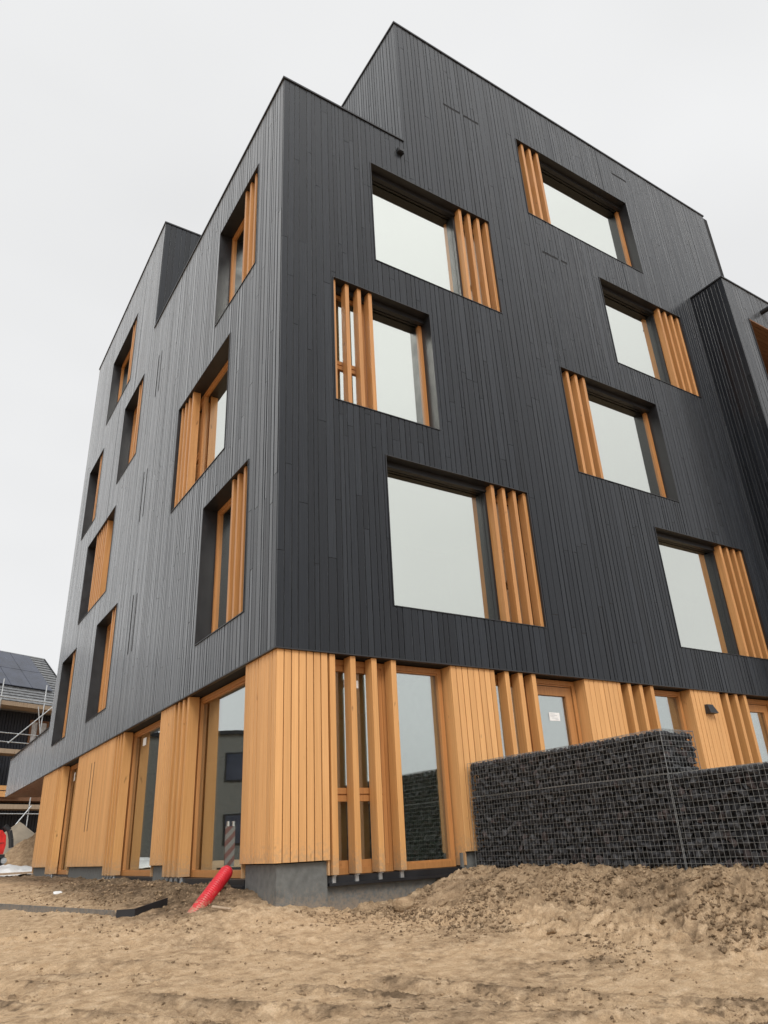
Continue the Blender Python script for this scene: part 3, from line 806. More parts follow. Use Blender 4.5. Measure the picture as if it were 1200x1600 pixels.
def berm(x, y):
    X, Y = rot(x, y, math.radians(47)); t = np.zeros_like(x)
    for c0, wd, k in ((3.05, 0.17, 0.045), (2.25, 0.15, -0.03), (1.35, 0.20, 0.03), (0.35, 0.16, -0.05), (-1.0, 0.2, 0.02)):
        dd = Y + c0 - 0.16 * np.sin(X * 0.6 + c0) - k * (X - 1) ** 2
        br = sstep(0.34, 0.58, fbm(x, y, 1.3, 3, int(50 + c0 * 10)))
        t = np.maximum(t, (0.3 + br) * np.exp(-((np.abs(dd) - wd * 1.35) / 0.08) ** 2))
    return t
def damp_shade_v(x, y):  # damp soil plus crevice and speck shade put into the sand colour
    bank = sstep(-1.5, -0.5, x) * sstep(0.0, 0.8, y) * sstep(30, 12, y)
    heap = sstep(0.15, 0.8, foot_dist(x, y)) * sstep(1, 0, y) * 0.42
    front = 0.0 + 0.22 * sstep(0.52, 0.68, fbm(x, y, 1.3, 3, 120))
    crev = sstep(0.50, 0.34, ridged(x, y, 7.0, 3, 21, 0.6)) * 0.35 * rough_amp(x, y)  # clod crevices darkened: cavity shade painted into the colour
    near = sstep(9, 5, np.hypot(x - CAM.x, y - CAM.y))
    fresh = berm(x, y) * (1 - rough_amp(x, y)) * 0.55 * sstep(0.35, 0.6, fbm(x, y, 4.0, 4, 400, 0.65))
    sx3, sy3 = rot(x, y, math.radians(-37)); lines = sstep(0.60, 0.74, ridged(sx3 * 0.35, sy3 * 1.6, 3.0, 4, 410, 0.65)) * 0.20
    specks = sstep(0.60, 0.72, fbm(x, y, 19.0, 3, 420, 0.6)) * sstep(0.45, 0.62, fbm(x, y, 2.0, 3, 421)) * 0.55  # dark specks painted in as micro shade among the crumbs
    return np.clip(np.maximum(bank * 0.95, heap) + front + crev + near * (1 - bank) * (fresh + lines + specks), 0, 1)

# polar tessellation centred near the viewer's standing point: detail falls off with distance in every direction
def make_ground():
    cx, cy = -3.2, -7.2
    rs = [0.0]; r = 0.5
    while r < 2.6: rs.append(r); r += 0.10
    while r < 3.9: rs.append(r); r *= 1.01
    while r < 9.5: rs.append(r); r *= 1.0021
    while r < 14: rs.append(r); r *= 1.005
    while r < 34: rs.append(r); r *= 1.013
    while r < 1500: rs.append(r); r *= 1.22
    th = []
    a = -30.0
    while a < 330.0 - 1e-6:
        th.append(a); a += 0.085 if 14 < a < 97 else (0.25 if 0 < a < 110 else 2.5)
    th = np.radians(np.array(th)); rs = np.array(rs)
    Rg, Tg = np.meshgrid(rs, th, indexing='ij'); nr, nt_ = Rg.shape
    X = cx + Rg * np.cos(Tg); Y = cy + Rg * np.sin(Tg)
    x, y = X.ravel(), Y.ravel(); z = ground_h(x, y)
    # keep soil out of the rooms
    inside = (x > 0.35) & (y > 0.35) & (x < 13) & (y < 15.3); z = np.where(inside, -3.0, z)
    co = np.stack([x, y, z], 1).astype(np.float32)
    idx = np.arange(nr * nt_).reshape(nr, nt_)
    a0 = idx[:-1]; a1 = idx[1:]
    q = np.stack([a0, a1, np.roll(a1, -1, 1), np.roll(a0, -1, 1)], -1).reshape(-1, 4)
    me = bpy.data.meshes.new('ground'); me.vertices.add(len(co)); me.vertices.foreach_set('co', co.ravel())
    me.loops.add(q.size); me.loops.foreach_set('vertex_index', q.ravel().astype(np.int32))
    me.polygons.add(len(q)); me.polygons.foreach_set('loop_start', np.arange(0, q.size, 4, dtype=np.int32)); me.polygons.foreach_set('loop_total', np.full(len(q), 4, np.int32))
    me.polygons.foreach_set('use_smooth', np.ones(len(q), bool))
    at = me.attributes.new('damp_shade', 'FLOAT', 'POINT'); at.data.foreach_set('value', damp_shade_v(x, y).astype(np.float32))
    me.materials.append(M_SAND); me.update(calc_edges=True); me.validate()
    o = bpy.data.objects.new('ground', me); COL.objects.link(o); o['kind'] = 'structure'
    return o
make_ground()
def gz(x, y): return float(ground_h(np.array([float(x)]), np.array([float(y)]))[0])

# ---------------------------------------------------------------- rocks and clods
from mathutils import geometry as _g
import bmesh
def rock(seed, n=13, sq=(1, 1, 1)):
    rs = random.Random(seed); bm = bmesh.new()
    for i in range(n):
        v = Vector((rs.gauss(0, 1), rs.gauss(0, 1), rs.gauss(0, 1))).normalized() * rs.uniform(0.82, 1.05)
        bm.verts.new((v.x * sq[0], v.y * sq[1], v.z * sq[2]))
    r = bmesh.ops.convex_hull(bm, input=bm.verts)
    bmesh.ops.delete(bm, geom=list({e for e in r['geom_interior'] if isinstance(e, bmesh.types.BMVert)}), context='VERTS')
    bm.verts.index_update()
    vs = [tuple(v.co) for v in bm.verts]; ix = {v: i for i, v in enumerate(bm.verts)}
    fs = [tuple(ix[v] for v in f.verts) for f in bm.faces]; bm.free()
    return vs, fs
CL = [rock(100 + i, 9) for i in range(8)]
def scatter_clods():
    mb = MB(); dmp = []; g = np.random.default_rng(5); N_ = 90000
    t = g.random(N_); x = np.where(t < .4, g.uniform(0.2, 2.65, N_), np.where(t < .55, g.uniform(-1.6, 0, N_), g.uniform(-4.0, 2.4, N_)))
    y = np.where(t < .4, g.uniform(-5.2, -0.1, N_), np.where(t < .55, g.uniform(0.2, 8.0, N_), g.uniform(-5.8, 4.0, N_)))
    A = rough_amp(x, y); cl = fbm(x, y, 2.3, 3, 200)
    Bm = berm(x, y) * (1 - A)
    keep = (g.random(N_) < (0.22 + 0.30 * A) * np.clip((cl - 0.42) * 3.2, 0.02, 1) + 0.30 * Bm * np.clip((cl - 0.3) * 4, 0, 1)) & ~((x > 0) & (y > 0))
    x, y, A = x[keep], y[keep], A[keep]; z = ground_h(x, y); rs = random.Random(5)
    for xx, yy, zz, aa in zip(x.tolist(), y.tolist(), z.tolist(), A.tolist()):
        s = (0.0035 + 0.017 * rs.random() ** 4) * (0.9 + 0.6 * aa)
        vs, fs = rs.choice(CL); a = rs.uniform(0, 6.28); ca, sa = math.cos(a), math.sin(a)
        sx, sy, sz = s * rs.uniform(.85, 1.15), s * rs.uniform(.85, 1.15), s * rs.uniform(.7, 1.0)
        mb.raw([(xx + (v[0] * ca * sx - v[1] * sa * sy), yy + (v[0] * sa * sx + v[1] * ca * sy), zz + s * .2 + v[2] * sz) for v in vs], fs, rs.random())
        dmp += [min(1, 0.30 + 0.6 * rs.random())] * len(vs)
    # larger half-buried lumps of churned sand on the heap and the bank
    bm = bmesh.new(); bmesh.ops.create_icosphere(bm, subdivisions=3, radius=1.0); bv = np.array([v.co[:] for v in bm.verts]); bf = [tuple(v.index for v in f.verts) for f in bm.faces]; bm.free()
    LV = []
    for i in range(7):
        q = bv * 1.6 + 11.3 * i
        n1 = ridged(q[:, 0] + q[:, 2] * 0.7, q[:, 1] - q[:, 2] * 0.6, 0.9, 4, 500 + i, 0.6); n2 = ridged(q[:, 2] + q[:, 0] * 0.5, q[:, 1] * 0.8 - q[:, 0], 1.1, 4, 520 + i, 0.6)
        LV.append(bv * (0.25 + 1.05 * (n1 * n2))[:, None] * np.array([1.15, 0.85, 0.55]))
    cnt = 0
    while cnt < 330:
        if rs.random() < 0.8: xx, yy = rs.uniform(0.9, 2.62), rs.uniform(-5.2, -0.15)
        else: xx, yy = rs.uniform(-1.1, -0.1), rs.uniform(0.6, 7.0)
        aa = float(rough_amp(np.array([xx]), np.array([yy]))[0]); c1 = float(fbm(np.array([xx]), np.array([yy]), 1.9, 2, 610)[0])
        if aa < 0.5 or rs.random() > (c1 - 0.35) * 3: continue
        s = 0.016 + 0.048 * rs.random() ** 2.6; 
        if xx < 0: s *= 0.7
        V = LV[rs.randrange(7)] * s; a = rs.uniform(0, 6.28); ca, sa = math.cos(a), math.sin(a); tl = rs.uniform(-.5, .5)
        vx, vy, vz = V[:, 0] * ca - V[:, 1] * sa, V[:, 0] * sa + V[:, 1] * ca, V[:, 2] + V[:, 0] * tl
        mb.raw(np.stack([xx + vx, yy + vy, gz(xx, yy) - s * 0.02 + vz], 1).tolist(), bf, rs.random()); dmp += [rs.uniform(0.25, 0.85)] * len(vx); cnt += 1
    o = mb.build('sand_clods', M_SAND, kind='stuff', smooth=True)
    at = o.data.attributes.new('damp_shade', 'FLOAT', 'POINT'); at.data.foreach_set('value', dmp)
scatter_clods()

# ---------------------------------------------------------------- gabion walls
GX0, GX1 = 2.69, 3.20
ROCKS = [rock(300 + i, 13, (1.0, random.uniform(.75, 1), random.uniform(.7, .95))) for i in range(10)]
ROCK_ME = {}
for i, (vs, fs) in enumerate(ROCKS):
    for j in range(3):
        mb = MB(); mb.raw(vs, fs); ROCK_ME[(i, j)] = mb.mesh('stone', M_STONE[j])
def wire_panel(root, O, U, V, N, lu, lv, step=0.05, r=0.0017, seed=0):
    """welded mesh of crossing wires; O corner, U and V unit directions, N outwards"""
    rs = random.Random(seed); O, U, V, N = Vector(O), Vector(U), Vector(V), Vector(N); mb = MB()
    nu, nv = round(lu / step), round(lv / step)
    ph = [rs.uniform(0, 6) for _ in range(4)]
    def bulge(s, t): return 0.006 * math.sin(2.3 * s + ph[0]) * math.sin(3.1 * t + ph[1]) + 0.004 * math.sin(5 * s + ph[2])
    def P(s, t, e): return O + U * s + V * t + N * (bulge(s, t) + e)
    for i in range(nu + 1):
        s = lu * i / nu + rs.uniform(-.002, .002) * (0 < i < nu); m = max(2, int(lv / 0.2)); rr = r * (1.05 if i in (0, nu) else 1)
        for k in range(m): mb.tube(P(s, lv * k / m, 0), P(s, lv * (k + 1) / m, 0), rr, 4)
    for i in range(nv + 1):
        t = lv * i / nv + rs.uniform(-.002, .002) * (0 < i < nv); m = max(2, int(lu / 0.25)); rr = r * (1.05 if i in (0, nv) else 1)
        for k in range(m): mb.tube(P(lu * k / m, t, 0.004), P(lu * (k + 1) / m, t, 0.004), rr, 4)
    mb.build('wire_panel', M_WIRE, root, kind='stuff')
def gabion(label, y0, y1, z0, z1, seed, end_face=False):
    root = thing('gabion', label, 'gabion', 'stone filled wire baskets beside the building', ((GX0 + GX1) / 2, (y0 + y1) / 2, z0))
    inv = Vector(root.location)
    rs = random.Random(seed); cand = []
    st = 0.078
    def grid(lay):
        ny = int((y1 - y0) / st); nz = max(1, int((z1 - z0) / (st * 0.92)))
        for i in range(ny):
            for k in range(nz):
                yy = y0 + (i + 0.5 + 0.5 * (k % 2)) * (y1 - y0) / ny + rs.uniform(-.028, .028); zz = z0 + (k + 0.5) * (z1 - z0) / nz + rs.uniform(-.030, .030)
                s = rs.choice((0.034, 0.042, 0.048, 0.055, 0.062))
                xx = GX0 + 0.006 + s + lay * 0.06 + rs.uniform(0, 0.025)
                yy = min(max(yy, y0 + s * .8), y1 - s * .8); zz = min(max(zz, z0 + s * .6), z1 - s * .75)
                cand.append((lay, (xx, yy, zz), s))
    grid(0); grid(1)
    for lay in (0, 1):
        yy = y0 + 0.04
        while yy < y1 - 0.03:
            s = rs.uniform(0.032, 0.046); cand.append((lay, (GX0 + 0.006 + s + 0.06 * lay, yy, z1 - s * 0.72), s)); yy += s * 1.5
        zz = z0 + 0.04
        while zz < z1 - 0.03:
            s = rs.uniform(0.036, 0.05); cand.append((1, (GX1 - s * .8, y0 + s * .8 + 0.07 * lay, zz), s)); zz += s * 1.4
        for ye in (y0, y1):
            zz = z0 + 0.04
            while zz < z1 - 0.03:
                s = rs.uniform(0.032, 0.046); cand.append((lay + 1, (GX0 + 0.006 + s + 0.06 * lay, ye + (s * .78 if ye == y0 else -s * .78), zz), s)); zz += s * 1.5
    nx = int((GX1 - GX0) / st); nz = max(1, int((z1 - z0) / (st * 0.92)))
    if end_face:
        for lay in (0, 1):
            for i in range(nx):
                for k in range(nz):
                    s = rs.uniform(0.038, 0.060)
                    cand.append((lay, (min(GX1 - s * .8, GX0 + (i + .5 + .5 * (k % 2)) * (GX1 - GX0) / nx + rs.uniform(-.02, .02)), y0 + 0.006 + s + lay * 0.06 + rs.uniform(0, .02), max(z0 + s * .6, min(z1 - s * .75, z0 + (k + .5) * (z1 - z0) / nz + rs.uniform(-.025, .025)))), s))
    # top layer
    ny = int((y1 - y0) / st)
    for i in range(ny):
        for j in range(1, nx):
            s = rs.uniform(0.036, 0.05); cand.append((2, (GX0 + (j + .5) * st + .02, y0 + (i + .5) * st, z1 - s), s))
    front = sorted([c for c in cand if c[0] == 0], key=lambda c: (Vector(c[1]) - CAM).length / c[2])
    rest = MB(); used = 0; cand = [c for c in cand if c[1][2] + c[2] * .7 < z1 + .01]
    def orient():
        from mathutils import Euler
        return Euler((rs.uniform(0, 6.28), rs.uniform(0, 6.28), rs.uniform(0, 6.28)))
    for c in front[:300]:
        m = rs.choice((0, 0, 0, 1, 1, 2)); me = ROCK_ME[(rs.randrange(10), m)]
        o = bpy.data.objects.new('stone', me); COL.objects.link(o); o.parent = root
        o.location = Vector(c[1]) - inv; o.scale = (c[2],) * 3; o.rotation_euler = orient()
    for c in front[300:] + [c for c in cand if c[0] > 0]:
        vs, fs = ROCKS[rs.randrange(10)]; Mx = orient().to_matrix(); p = Vector(c[1]) - inv
        rest.raw([p + (Mx @ Vector(v)) * c[2] for v in vs], fs)
    rest.build('stone_fill', M_STONE[0], root, kind='stuff')
    mb = MB(); mb.box(Vector((GX0 + 0.13, y0 + 0.13, z0)) - inv, Vector((GX1 - 0.06, y1 - 0.05, z1 - 0.07)) - inv); mb.build('rubble_core', M_STONE[0], root)
    o0 = Vector((GX0, y0, z0)) - inv
    wire_panel(root, o0, (0, 1, 0), (0, 0, 1), (-1, 0, 0), y1 - y0, z1 - z0, seed=seed)
    wire_panel(root, o0, (1, 0, 0), (0, 0, 1), (0, -1, 0), GX1 - GX0, z1 - z0, seed=seed + 1)
    wire_panel(root, o0 + Vector((0, 0, z1 - z0)), (1, 0, 0), (0, 1, 0), (0, 0, 1), GX1 - GX0, y1 - y0, seed=seed + 2)
    wire_panel(root, o0 + Vector((GX1 - GX0, 0, 0)), (0, 1, 0), (0, 0, 1), (1, 0, 0), y1 - y0, z1 - z0, seed=seed + 3)
    # clip spirals at the corner posts
    for yy in (y0, y1): MB().tube(Vector((GX0 - 0.003, yy, z0)) - inv, Vector((GX0 - 0.003, yy, z1)) - inv, 0.0028, 6).build('corner_rod', M_WIRE, root)
gabion('lower wire basket of black stones touching the building, with another basket on top', -3.015, -0.02, -2.56, -1.690, 1)
gabion('topmost wire basket of black stones, resting on the lower one below the orange panels', -3.026, -0.02, -1.684, -1.285, 2, True)
gabion('low wire basket of black stones at the right frame edge with nothing on top', -5.40, -3.030, -2.56, -1.690, 3)

# ---------------------------------------------------------------- red corrugated duct
def corrugated(p, q, r, pitch, amp, mat):
    p, q = Vector(p), Vector(q); d = (q - p).normalized(); L = (q - p).length
    a = d.orthogonal().normalized(); b = d.cross(a); seg = 28
    prof = []; n = int(L / pitch)
    for i in range(n):
        for f, e in ((0.0, 0), (0.12, amp), (0.5, amp), (0.62, 0), (0.95, 0)): prof.append(((i + f) * pitch, r - amp + e))
    prof.append((L, r - amp)); prof.append((L, r - amp * 2.6)); prof += [(L - 0.12, r - amp * 2.6), (0.02, r - amp * 2.6)]
    vs = []
    for k, (s, rr) in enumerate(prof):
        c = p + d * s 
        for i in range(seg):
            t = 2 * math.pi * i / seg; vs.append(tuple(c + a * math.cos(t) * rr + b * math.sin(t) * rr))
    fs = [(k * seg + i, k * seg + (i + 1) % seg, (k + 1) * seg + (i + 1) % seg, (k + 1) * seg + i) for k in range(len(prof) - 1) for i in range(seg)]
    return vs, fs
vs, fs = corrugated((-0.70, 0.49, -2.81), (-0.06, 1.10, -2.365), 0.076, 0.036, 0.009, M_RED)
mb = MB(); mb.raw(vs, fs); tag(mb.build('duct_pipe', M_RED, smooth=True), 'red ribbed plastic duct sticking diagonally out of the sand in front of the corner', 'pipe')

# ---------------------------------------------------------------- black edging lengths lying in the sand
def edging(label, pts, h, w):
    mb = MB()
    for (x0, y0), (x1, y1) in zip(pts[:-1], pts[1:]):
        a = Vector((x0, y0, 0)); b = Vector((x1, y1, 0)); t = (b - a).normalized(); n = Vector((-t.y, t.x, 0))
        za, zb = gz(x0, y0) - 0.01, gz(x1, y1) - 0.01
        for q0, q1, hh in ((0, 0.02, h), (0.02, w, 0.045)):
            P = []
            for base in (0, 1):
                for (pt, zz) in ((a, za), (b, zb)):
                    for off in ((q0, q1) if pt is a else (q1, q0)):
                        v = pt + n * off; P.append((v.x, v.y, zz + (hh if base else 0)))
            mb.hexa(P)
    return tag(mb.build('edging_strip', M_PLINTH), label, 'edging')
edging('long dark edging strip half buried in the sand at the left frame edge', [(-2.2, 5.4), (-1.66, 3.2), (-1.22, 1.42)], 0.075, 0.16)
e2 = edging('short black edging strip angled towards the red pipe', [(-1.20, 1.36), (-1.03, 1.26), (-0.63, 1.42)], 0.085, 0.16)
e2.data.materials[0] = M_BLACK
mb = MB(); mb.tube((-0.47, 0.42, -2.675), (-0.36, 0.19, -2.695), 0.017, 8, 0.8, 0.012)
tag(mb.build('wood_offcut', M_PLANK), 'pale round wood offcut lying on the sand right of the red pipe', 'wood')
mb = MB(); vs, fs = rock(61, 16); z = gz(-1.12, 5.2)
mb.raw([(-1.12 + v[0] * 0.07, 5.2 + v[1] * 0.08, z + 0.03 + v[2] * 0.035) for v in vs], fs); tag(mb.build('plaster_lump', M_TARP), 'small pale lump of rubble on the dark soil at left', 'rubble')
mb = MB(); vs, fs = rock(62, 40); z = gz(1.40, -0.35)
mb.raw([(1.40 + v[0] * 0.15, -0.35 + v[1] * 0.12, -2.775 + v[2] * 0.085) for v in vs], fs)
o = mb.build('sand_lump', M_SAND, smooth=True); at = o.data.attributes.new('damp_shade', 'FLOAT', 'POINT'); at.data.foreach_set('value', [0.25] * len(vs)); tag(o, 'rounded lump of firm sand leaning against the grey plinth', 'sand lump')

# ---------------------------------------------------------------- background at left
H = (0.909094703, 0.416589349)
house = thing('scaffolded_house', 'dark gabled house behind scaffolding with solar panels on its grey roof', 'house', loc=(0, 0, 0))
FH = Fac(2.097, 30.0, H[0], H[1], -H[1], H[0])
HU0, HU1, EZ, RV, RZ = -7.5, 1.55, 4.40, 3.6, 7.50
def rp(u, v, e=0.0):   # point on the front roof slope, raised by e
    sl = (RZ - EZ) / RV; nn = math.hypot(1, sl)
    return FH.p(u, v - e * sl / nn, EZ + sl * v + e / nn)
mb = MB(); FH.box(mb, HU0, HU1 - 0.12, 0.1, 7.0, -3.0, EZ - 0.1); mb.build('wall', M_DKBOARD, house)
u = HU0
wb = []
wins = [(-0.86, 0.08, 2.35, 3.76), (-5.2, -3.6, 2.2, 3.76), (-4.8, -3.2, -1.9, -0.3)]
k = 0
while u < HU1 - 0.12:
    w = 0.14; mid = u + w / 2
    for p, q in free_intervals(-2.8, EZ - 0.12, [(a[2], a[3]) for a in wins if a[0] - 0.05 < mid < a[1] + 0.05]):
        mb = MB(); FH.box(mb, u + 0.012, u + w - 0.012, 0.07, 0.099, p, q, random.random()); wb.append((mb, 1.0 / (2 + abs(mid))))
    u += w
place_boards(wb, 'wall_board', M_DKBOARD, house, stuff='wall_boards_far')
# roof: rows of tiles on a solid slope
mb = MB()
A0, A1 = FH.p(HU0, -0.3, EZ - 0.35), FH.p(HU1, -0.3, EZ - 0.35)
prof = [(-0.3, EZ - 0.36), (RV, RZ - 0.05), (2 * RV + 0.3, EZ - 0.36)]
vs = [FH.p(HU0, a, b) for a, b in prof] + [FH.p(HU1, a, b) for a, b in prof]
mb.raw(vs, [(0, 1, 2), (3, 5, 4), (0, 3, 4, 1), (1, 4, 5, 2), (0, 2, 5, 3)]); rfo = mb.build('roof', M_TILE, house)
rows = 21
for i in range(rows):
    v0 = -0.30 + i * (RV + 0.30) / rows; v1 = v0 + (RV + 0.30) / rows
    mb = MB(); n0 = 0.055; P = [rp(HU0, v0, 0.0), rp(HU1, v0, 0.0), rp(HU1, v1, 0.0), rp(HU0, v1, 0.0), rp(HU0, v0, n0), rp(HU1, v0, n0), rp(HU1, v1, 0.012), rp(HU0, v1, 0.012)]
    mb.hexa(P, random.random()); mb.build('tile_row', M_TILE, rfo)
mb = MB(); mb.tube(FH.p(HU0, RV, RZ + 0.02), FH.p(HU1 + 0.03, RV, RZ + 0.02), 0.07, 8); mb.build('ridge_tile', M_TILE, rfo)
mb = MB(); mb.hexa([rp(HU1, -0.3, -0.05), rp(HU1 + 0.05, -0.3, -0.05), rp(HU1 + 0.05, RV, -0.05), rp(HU1, RV, -0.05), rp(HU1, -0.3, 0.08), rp(HU1 + 0.05, -0.3, 0.08), rp(HU1 + 0.05, RV, 0.08), rp(HU1, RV, 0.08)]); mb.build('verge_board', M_BLACK, rfo)
for c_ in range(7):
    for r_ in range(2):
        ua = 0.62 - (c_ + 1) * 1.08; ub = ua + 1.06; va = 1.02 + r_ * 1.24; vb = va + 1.22
        mb = MB(); mb.hexa([rp(ua, va, 0.10), rp(ub, va, 0.10), rp(ub, vb, 0.10), rp(ua, vb, 0.10), rp(ua, va, 0.14), rp(ub, va, 0.14), rp(ub, vb, 0.14), rp(ua, vb, 0.14)])
        mb.build('solar_panel', M_SOLAR, house)
mb = MB(); FH.box(mb, HU0, HU1, -0.42, -0.28, EZ - 0.36, EZ - 0.24); mb.build('gutter', M_PLANK, house)
for a in wins:
    mb = MB(); fw = 0.09
    for q in ((a[0], a[0] + fw, a[2], a[3]), (a[1] - fw, a[1], a[2], a[3]), (a[0] + fw, a[1] - fw, a[2], a[2] + fw), (a[0] + fw, a[1] - fw, a[3] - fw, a[3]), ((a[0] + a[1]) / 2 - 0.08, (a[0] + a[1]) / 2 + 0.04, a[2] + fw, a[3] - fw)):
        FH.box(mb, q[0], q[1], 0.04, 0.12, q[2], q[3], random.random())
    wo = mb.build('window', M_SOFFIT, house)
    mb = MB(); FH.box(mb, a[0] + fw, a[1] - fw, 0.075, 0.098, a[2] + fw, a[3] - fw); mb.build('pane', M_WHITE, wo)
mb = MB(); FH.box(mb, HU0, HU1 + 2.5, -0.9, 0.05, 0.22, 0.56, 0.2); mb.build('floor_beam', M_SOFFIT, house)
mb = MB(); FH.box(mb, -4.2, -1.58, -1.0, -0.91, 0.36, 0.58, 0.9); FH.box(mb, -4.2, -1.70, -1.0, -0.91, 0.62, 0.80, 0.7); mb.build('edge_board', M_TIMBER, house)

scaf = thing('scaffolding', 'galvanised tube scaffolding with wooden decks and diagonal braces in front of the dark house', 'scaffolding')
SV = -1.25
def tube(n, a, b, r=0.026):
    mb = MB(); mb.tube(FH.p(*a), FH.p(*b), r, 8); mb.build(n, M_GALV, scaf)
for u in (-1.16, -3.2, -5.3, -7.4, 0.95):
    for v in (SV, SV + 0.9 if u < -1.5 else SV):
        tube('pole', (u, v, -2.6), (u + 0.02, v, 5.1 if u != 0.95 else 0.1))
        if u > -1.5: break
for z in (2.52, 2.88, -0.30, 4.35, -1.15, -1.45):
    tube('guard_rail', (-7.6, SV - 0.03, z), (1.2 if z < 0 else 0.6, SV - 0.03, z - 0.02), 0.022)
for a, b in (((-2.6, SV - 0.07, 2.45), (-0.72, SV - 0.07, 4.2)), ((-1.45, SV - 0.06, 4.1), (-0.95, SV - 0.06, 2.0)), ((-2.35, SV - 0.07, 0.45), (-1.15, SV - 0.07, 1.9)), ((-1.9, SV - 0.07, -1.0), (-1.1, SV - 0.07, 0.0)), ((-5.3, SV - 0.07, 2.2), (-3.2, SV - 0.07, 4.2)), ((-7.4, SV - 0.07, 0.0), (-5.3, SV - 0.07, 2.0))):
    tube('brace', a, b, 0.024)
for z, ue in ((2.06, -1.5), (4.02, 1.0), (-0.12, 1.2)):
    for j in range(4):
        mb = MB(); FH.box(mb, -7.6, ue, SV + 0.02 + j * 0.22, SV + 0.22 + j * 0.22, z, z + 0.05 + (0.13 if j == 0 else 0), random.random()); mb.build('plank', M_PLANK, scaf)

low = thing('site_office', 'low flat roofed grey building left of the scaffolded house, mirrored in the ground floor glass', 'building')
mb = MB(); FH.box(mb, -20.0, -7.75, 0.3, 8.0, -3.0, 2.75); mb.build('wall', M_PLINTH, low)
mb = MB(); FH.box(mb, -20.1, -7.65, 0.2, 8.1, 2.75, 2.92); mb.build('roof_edge', M_BLACK, low)
for i in range(5):
    for z in (-1.9, 0.7):
        mb = MB(); FH.box(mb, -19.4 + i * 2.2, -18.2 + i * 2.2, 0.26, 0.32, z, z + 1.25); wo = mb.build('window', M_BLACK, low)
        mb = MB(); FH.box(mb, -19.33 + i * 2.2, -18.27 + i * 2.2, 0.24, 0.262, z + 0.07, z + 1.18); mb.build('pane', M_SOLAR, wo)
for i in range(6):
    mb = MB(); mb.tube(FH.p(-19.5 + i * 2.1, 0.4, 2.9), FH.p(-19.5 + i * 2.1, 0.4, 3.9), 0.02, 6); mb.build('roof_post', M_GALV, low)

# heaps behind the building
def heap(name, cx, cy, rx, ry, h, z0, mat, seed, rough, damp_shade=None):
    n, m = 46, 72; vs = [(cx, cy, z0 + h)]; fs = []
    for i in range(1, n + 1):
        t = i / n
        for j in range(m):
            a = 2 * math.pi * j / m; x = cx + rx * t * math.cos(a); y = cy + ry * t * math.sin(a)
            k = (1 - t) ** 1.1
            e = float(ridged(np.array([x]), np.array([y]), 1.6, 4, seed)[0]) - 0.5
            vs.append((x, y, z0 + h * k + rough * e * (1 if t < 1 else 0) - (0.3 if t == 1 else 0)))
    for j in range(m): fs.append((0, 1 + j, 1 + (j + 1) % m))
    for i in range(n - 1):
        for j in range(m): a = 1 + i * m; fs.append((a + j, a + m + j, a + m + (j + 1) % m, a + (j + 1) % m))
    mb = MB(); mb.raw(vs, fs); o = mb.build(name, mat, smooth=True)
    if damp_shade is not None: at = o.data.attributes.new('damp_shade', 'FLOAT', 'POINT'); at.data.foreach_set('value', [damp_shade] * len(vs))
    return o
o = heap('sheeted_heap', 1.0, 26.2, 2.6, 2.0, 1.85, -2.55, M_GREYTARP, 3, 0.06); tag(o, 'beige sheeted pile rising in front of the scaffolding', 'pile')
o = heap('sand_heap', 1.25, 22.6, 1.9, 1.7, 1.55, -2.6, M_SAND, 9, 0.35, 0.30); tag(o, 'lumpy brown sand heap behind the building corner at left', 'sand heap')

# white sheeting on the ground
def sheet():
    n, m = 26, 60; vs = []; fs = []
    for i in range(n):
        for j in range(m):
            s, t = i / (n - 1), j / (m - 1); x = -3.4 + 3.75 * t; y = 15.9 + 3.2 * s
            w = float(ridged(np.array([x * 0.8]), np.array([y * 2.4]), 1.5, 4, 44)[0]) - 0.5
            z = gz(x, y) + 0.03 + 0.24 * math.sin(math.pi * min(1, s * 1.25)) ** 0.7 * (1 - 0.45 * t ** 5) + 0.10 * w
            vs.append((x, y, z))
    for i in range(n - 1):
        for j in range(m - 1): a = i * m + j; fs.append((a, a + 1, a + m + 1, a + m))
    mb = MB(); mb.raw(vs, fs); o = mb.build('plastic_sheet', M_TARP, smooth=True)
    so = o.modifiers.new('thickness', 'SOLIDIFY'); so.thickness = 0.01
    tag(o, 'crumpled white plastic sheet on the ground at the left frame edge', 'plastic sheet')
sheet()
mb = MB(); z = gz(0.0, 15.7); mb.box((-0.9, 15.72, z + 0.02), (0.16, 15.80, z + 0.07), 0.7); tag(mb.build('timber_batten', M_PLANK), 'pale timber batten on the sand beside the white sheet', 'batten')

# small red machine, cut by the frame
mac = thing('site_machine', 'small red construction machine with black arm and round headlight at the left frame edge', 'machine', loc=(-0.6, 20.3, -2.45))
def mpart(name, mb, mat, **k): return mb.build(name, mat, mac, **k)
def hood():
    mb = MB(); prof = [(-0.62, 0.55), (0.42, 0.55), (0.46, 0.80), (0.43, 1.08), (0.30, 1.24), (-0.62, 1.29)]
    vs = [(x, -0.45, z) for x, z in prof] + [(x, 0.45, z) for x, z in prof]; n = len(prof)
    mb.raw(vs, [tuple(range(n)), tuple(reversed(range(n, 2 * n)))] + [(i, n + i, n + (i + 1) % n, (i + 1) % n) for i in range(n)]); return mb
mpart('hood', hood(), M_REDPAINT)
mb = MB(); mb.box((-0.62, -0.46, 0.86), (0.40, -0.452, 0.875)); mpart('panel_seam', mb, M_RUBBER)
mb = MB(); pts = [(0.34, 1.36), (0.50, 1.22), (0.58, 0.98), (0.62, 0.72)]
for p, q in zip(pts[:-1], pts[1:]): mb.tube((p[0], -0.47, p[1]), (q[0], -0.47, q[1]), 0.075, 10)
mpart('arm', mb, M_RUBBER)
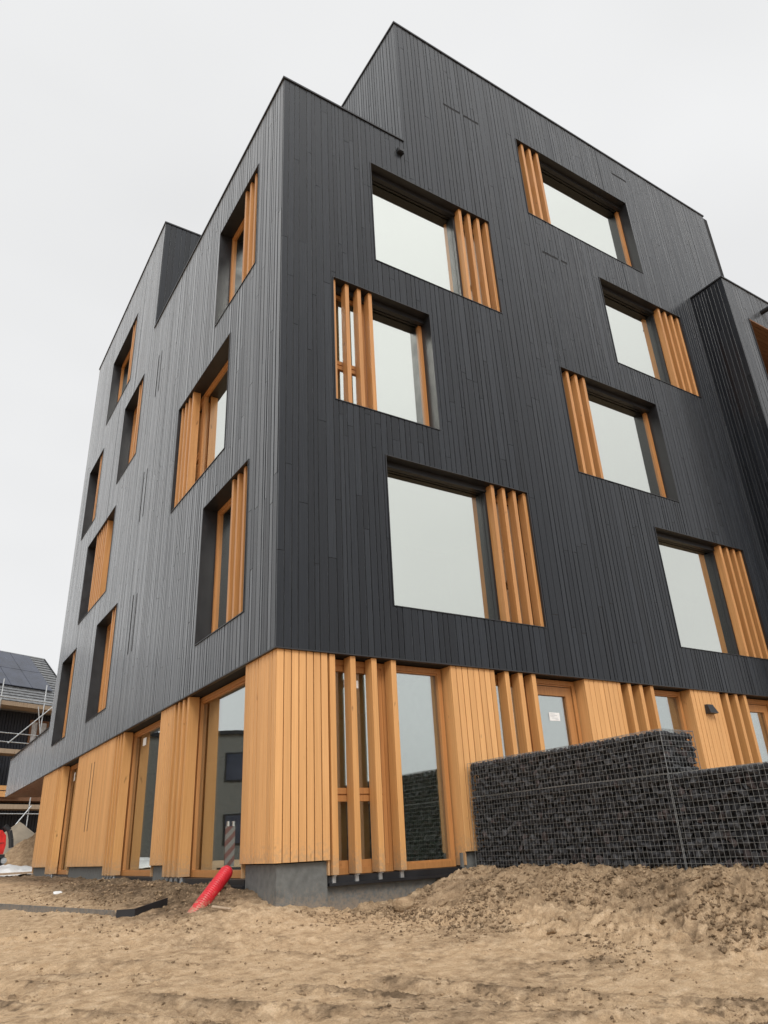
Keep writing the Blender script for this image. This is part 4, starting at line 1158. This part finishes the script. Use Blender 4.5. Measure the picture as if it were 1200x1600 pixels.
mb = MB()
for i in range(5): mb.box((-0.62, -0.5, 0.08 + i * 0.09), (0.50, -0.44, 0.11 + i * 0.09))
mb.box((-0.62, -0.42, 0.05), (0.48, 0.42, 0.54)); mpart('grille', mb, M_RUBBER)
mb = MB(); mb.tube((0.46, -0.56, 0.36), (0.46, -0.48, 0.36), 0.085, 16); mpart('headlight', mb, M_GALV)
for yy in (-0.55, 0.45):
    mb = MB(); vs = []; n = 20
    for k in range(n):
        a = 2 * math.pi * k / n; vs.append((-0.3 + 0.75 * math.cos(a), 0.16 + 0.16 * math.sin(a)))
    mb.raw([(x, yy - 0.1, z) for x, z in vs] + [(x, yy + 0.1, z) for x, z in vs], [tuple(range(n)), tuple(reversed(range(n, 2 * n)))] + [(i, n + i, n + (i + 1) % n, (i + 1) % n) for i in range(n)])
    mpart('track', mb, M_RUBBER)

# striped site barrier that the ground floor glass mirrors
def make_stripe():
    m, N, L, b = new_mat('red_white_stripes')
    g = N.new('ShaderNodeNewGeometry').outputs['Position']; s = N.new('ShaderNodeSeparateXYZ'); L.new(g, s.inputs[0])
    v = math2(N, L, 'ADD', math2(N, L, 'MULTIPLY', s.outputs['Z'], 3.6), math2(N, L, 'MULTIPLY', s.outputs['X'], 3.6))
    st = math2(N, L, 'GREATER_THAN', math2(N, L, 'FRACT', v, 0.0), 0.5)
    L.new(mixc(N, L, st, (0.24, 0.235, 0.225), (0.19, 0.085, 0.075)), b.inputs['Base Color']); b.inputs['Roughness'].default_value = 0.4
    return m
bar = thing('site_beacon', 'red and white striped traffic beacon standing on the sand outside the left edge', 'beacon', loc=(-3.2, 10.8, gz(-3.2, 10.8)))
MB().box((-0.13, -0.02, 0.12), (0.13, 0.02, 1.02)).build('panel', make_stripe(), bar)
MB().box((-0.2, -0.3, -0.03), (0.2, 0.3, 0.1)).build('foot', M_RUBBER, bar)
for sx in (-0.07, 0.07): MB().tube((sx, 0, 1.02), (sx, 0, 1.13), 0.035, 10).build('lamp', M_TARP, bar)
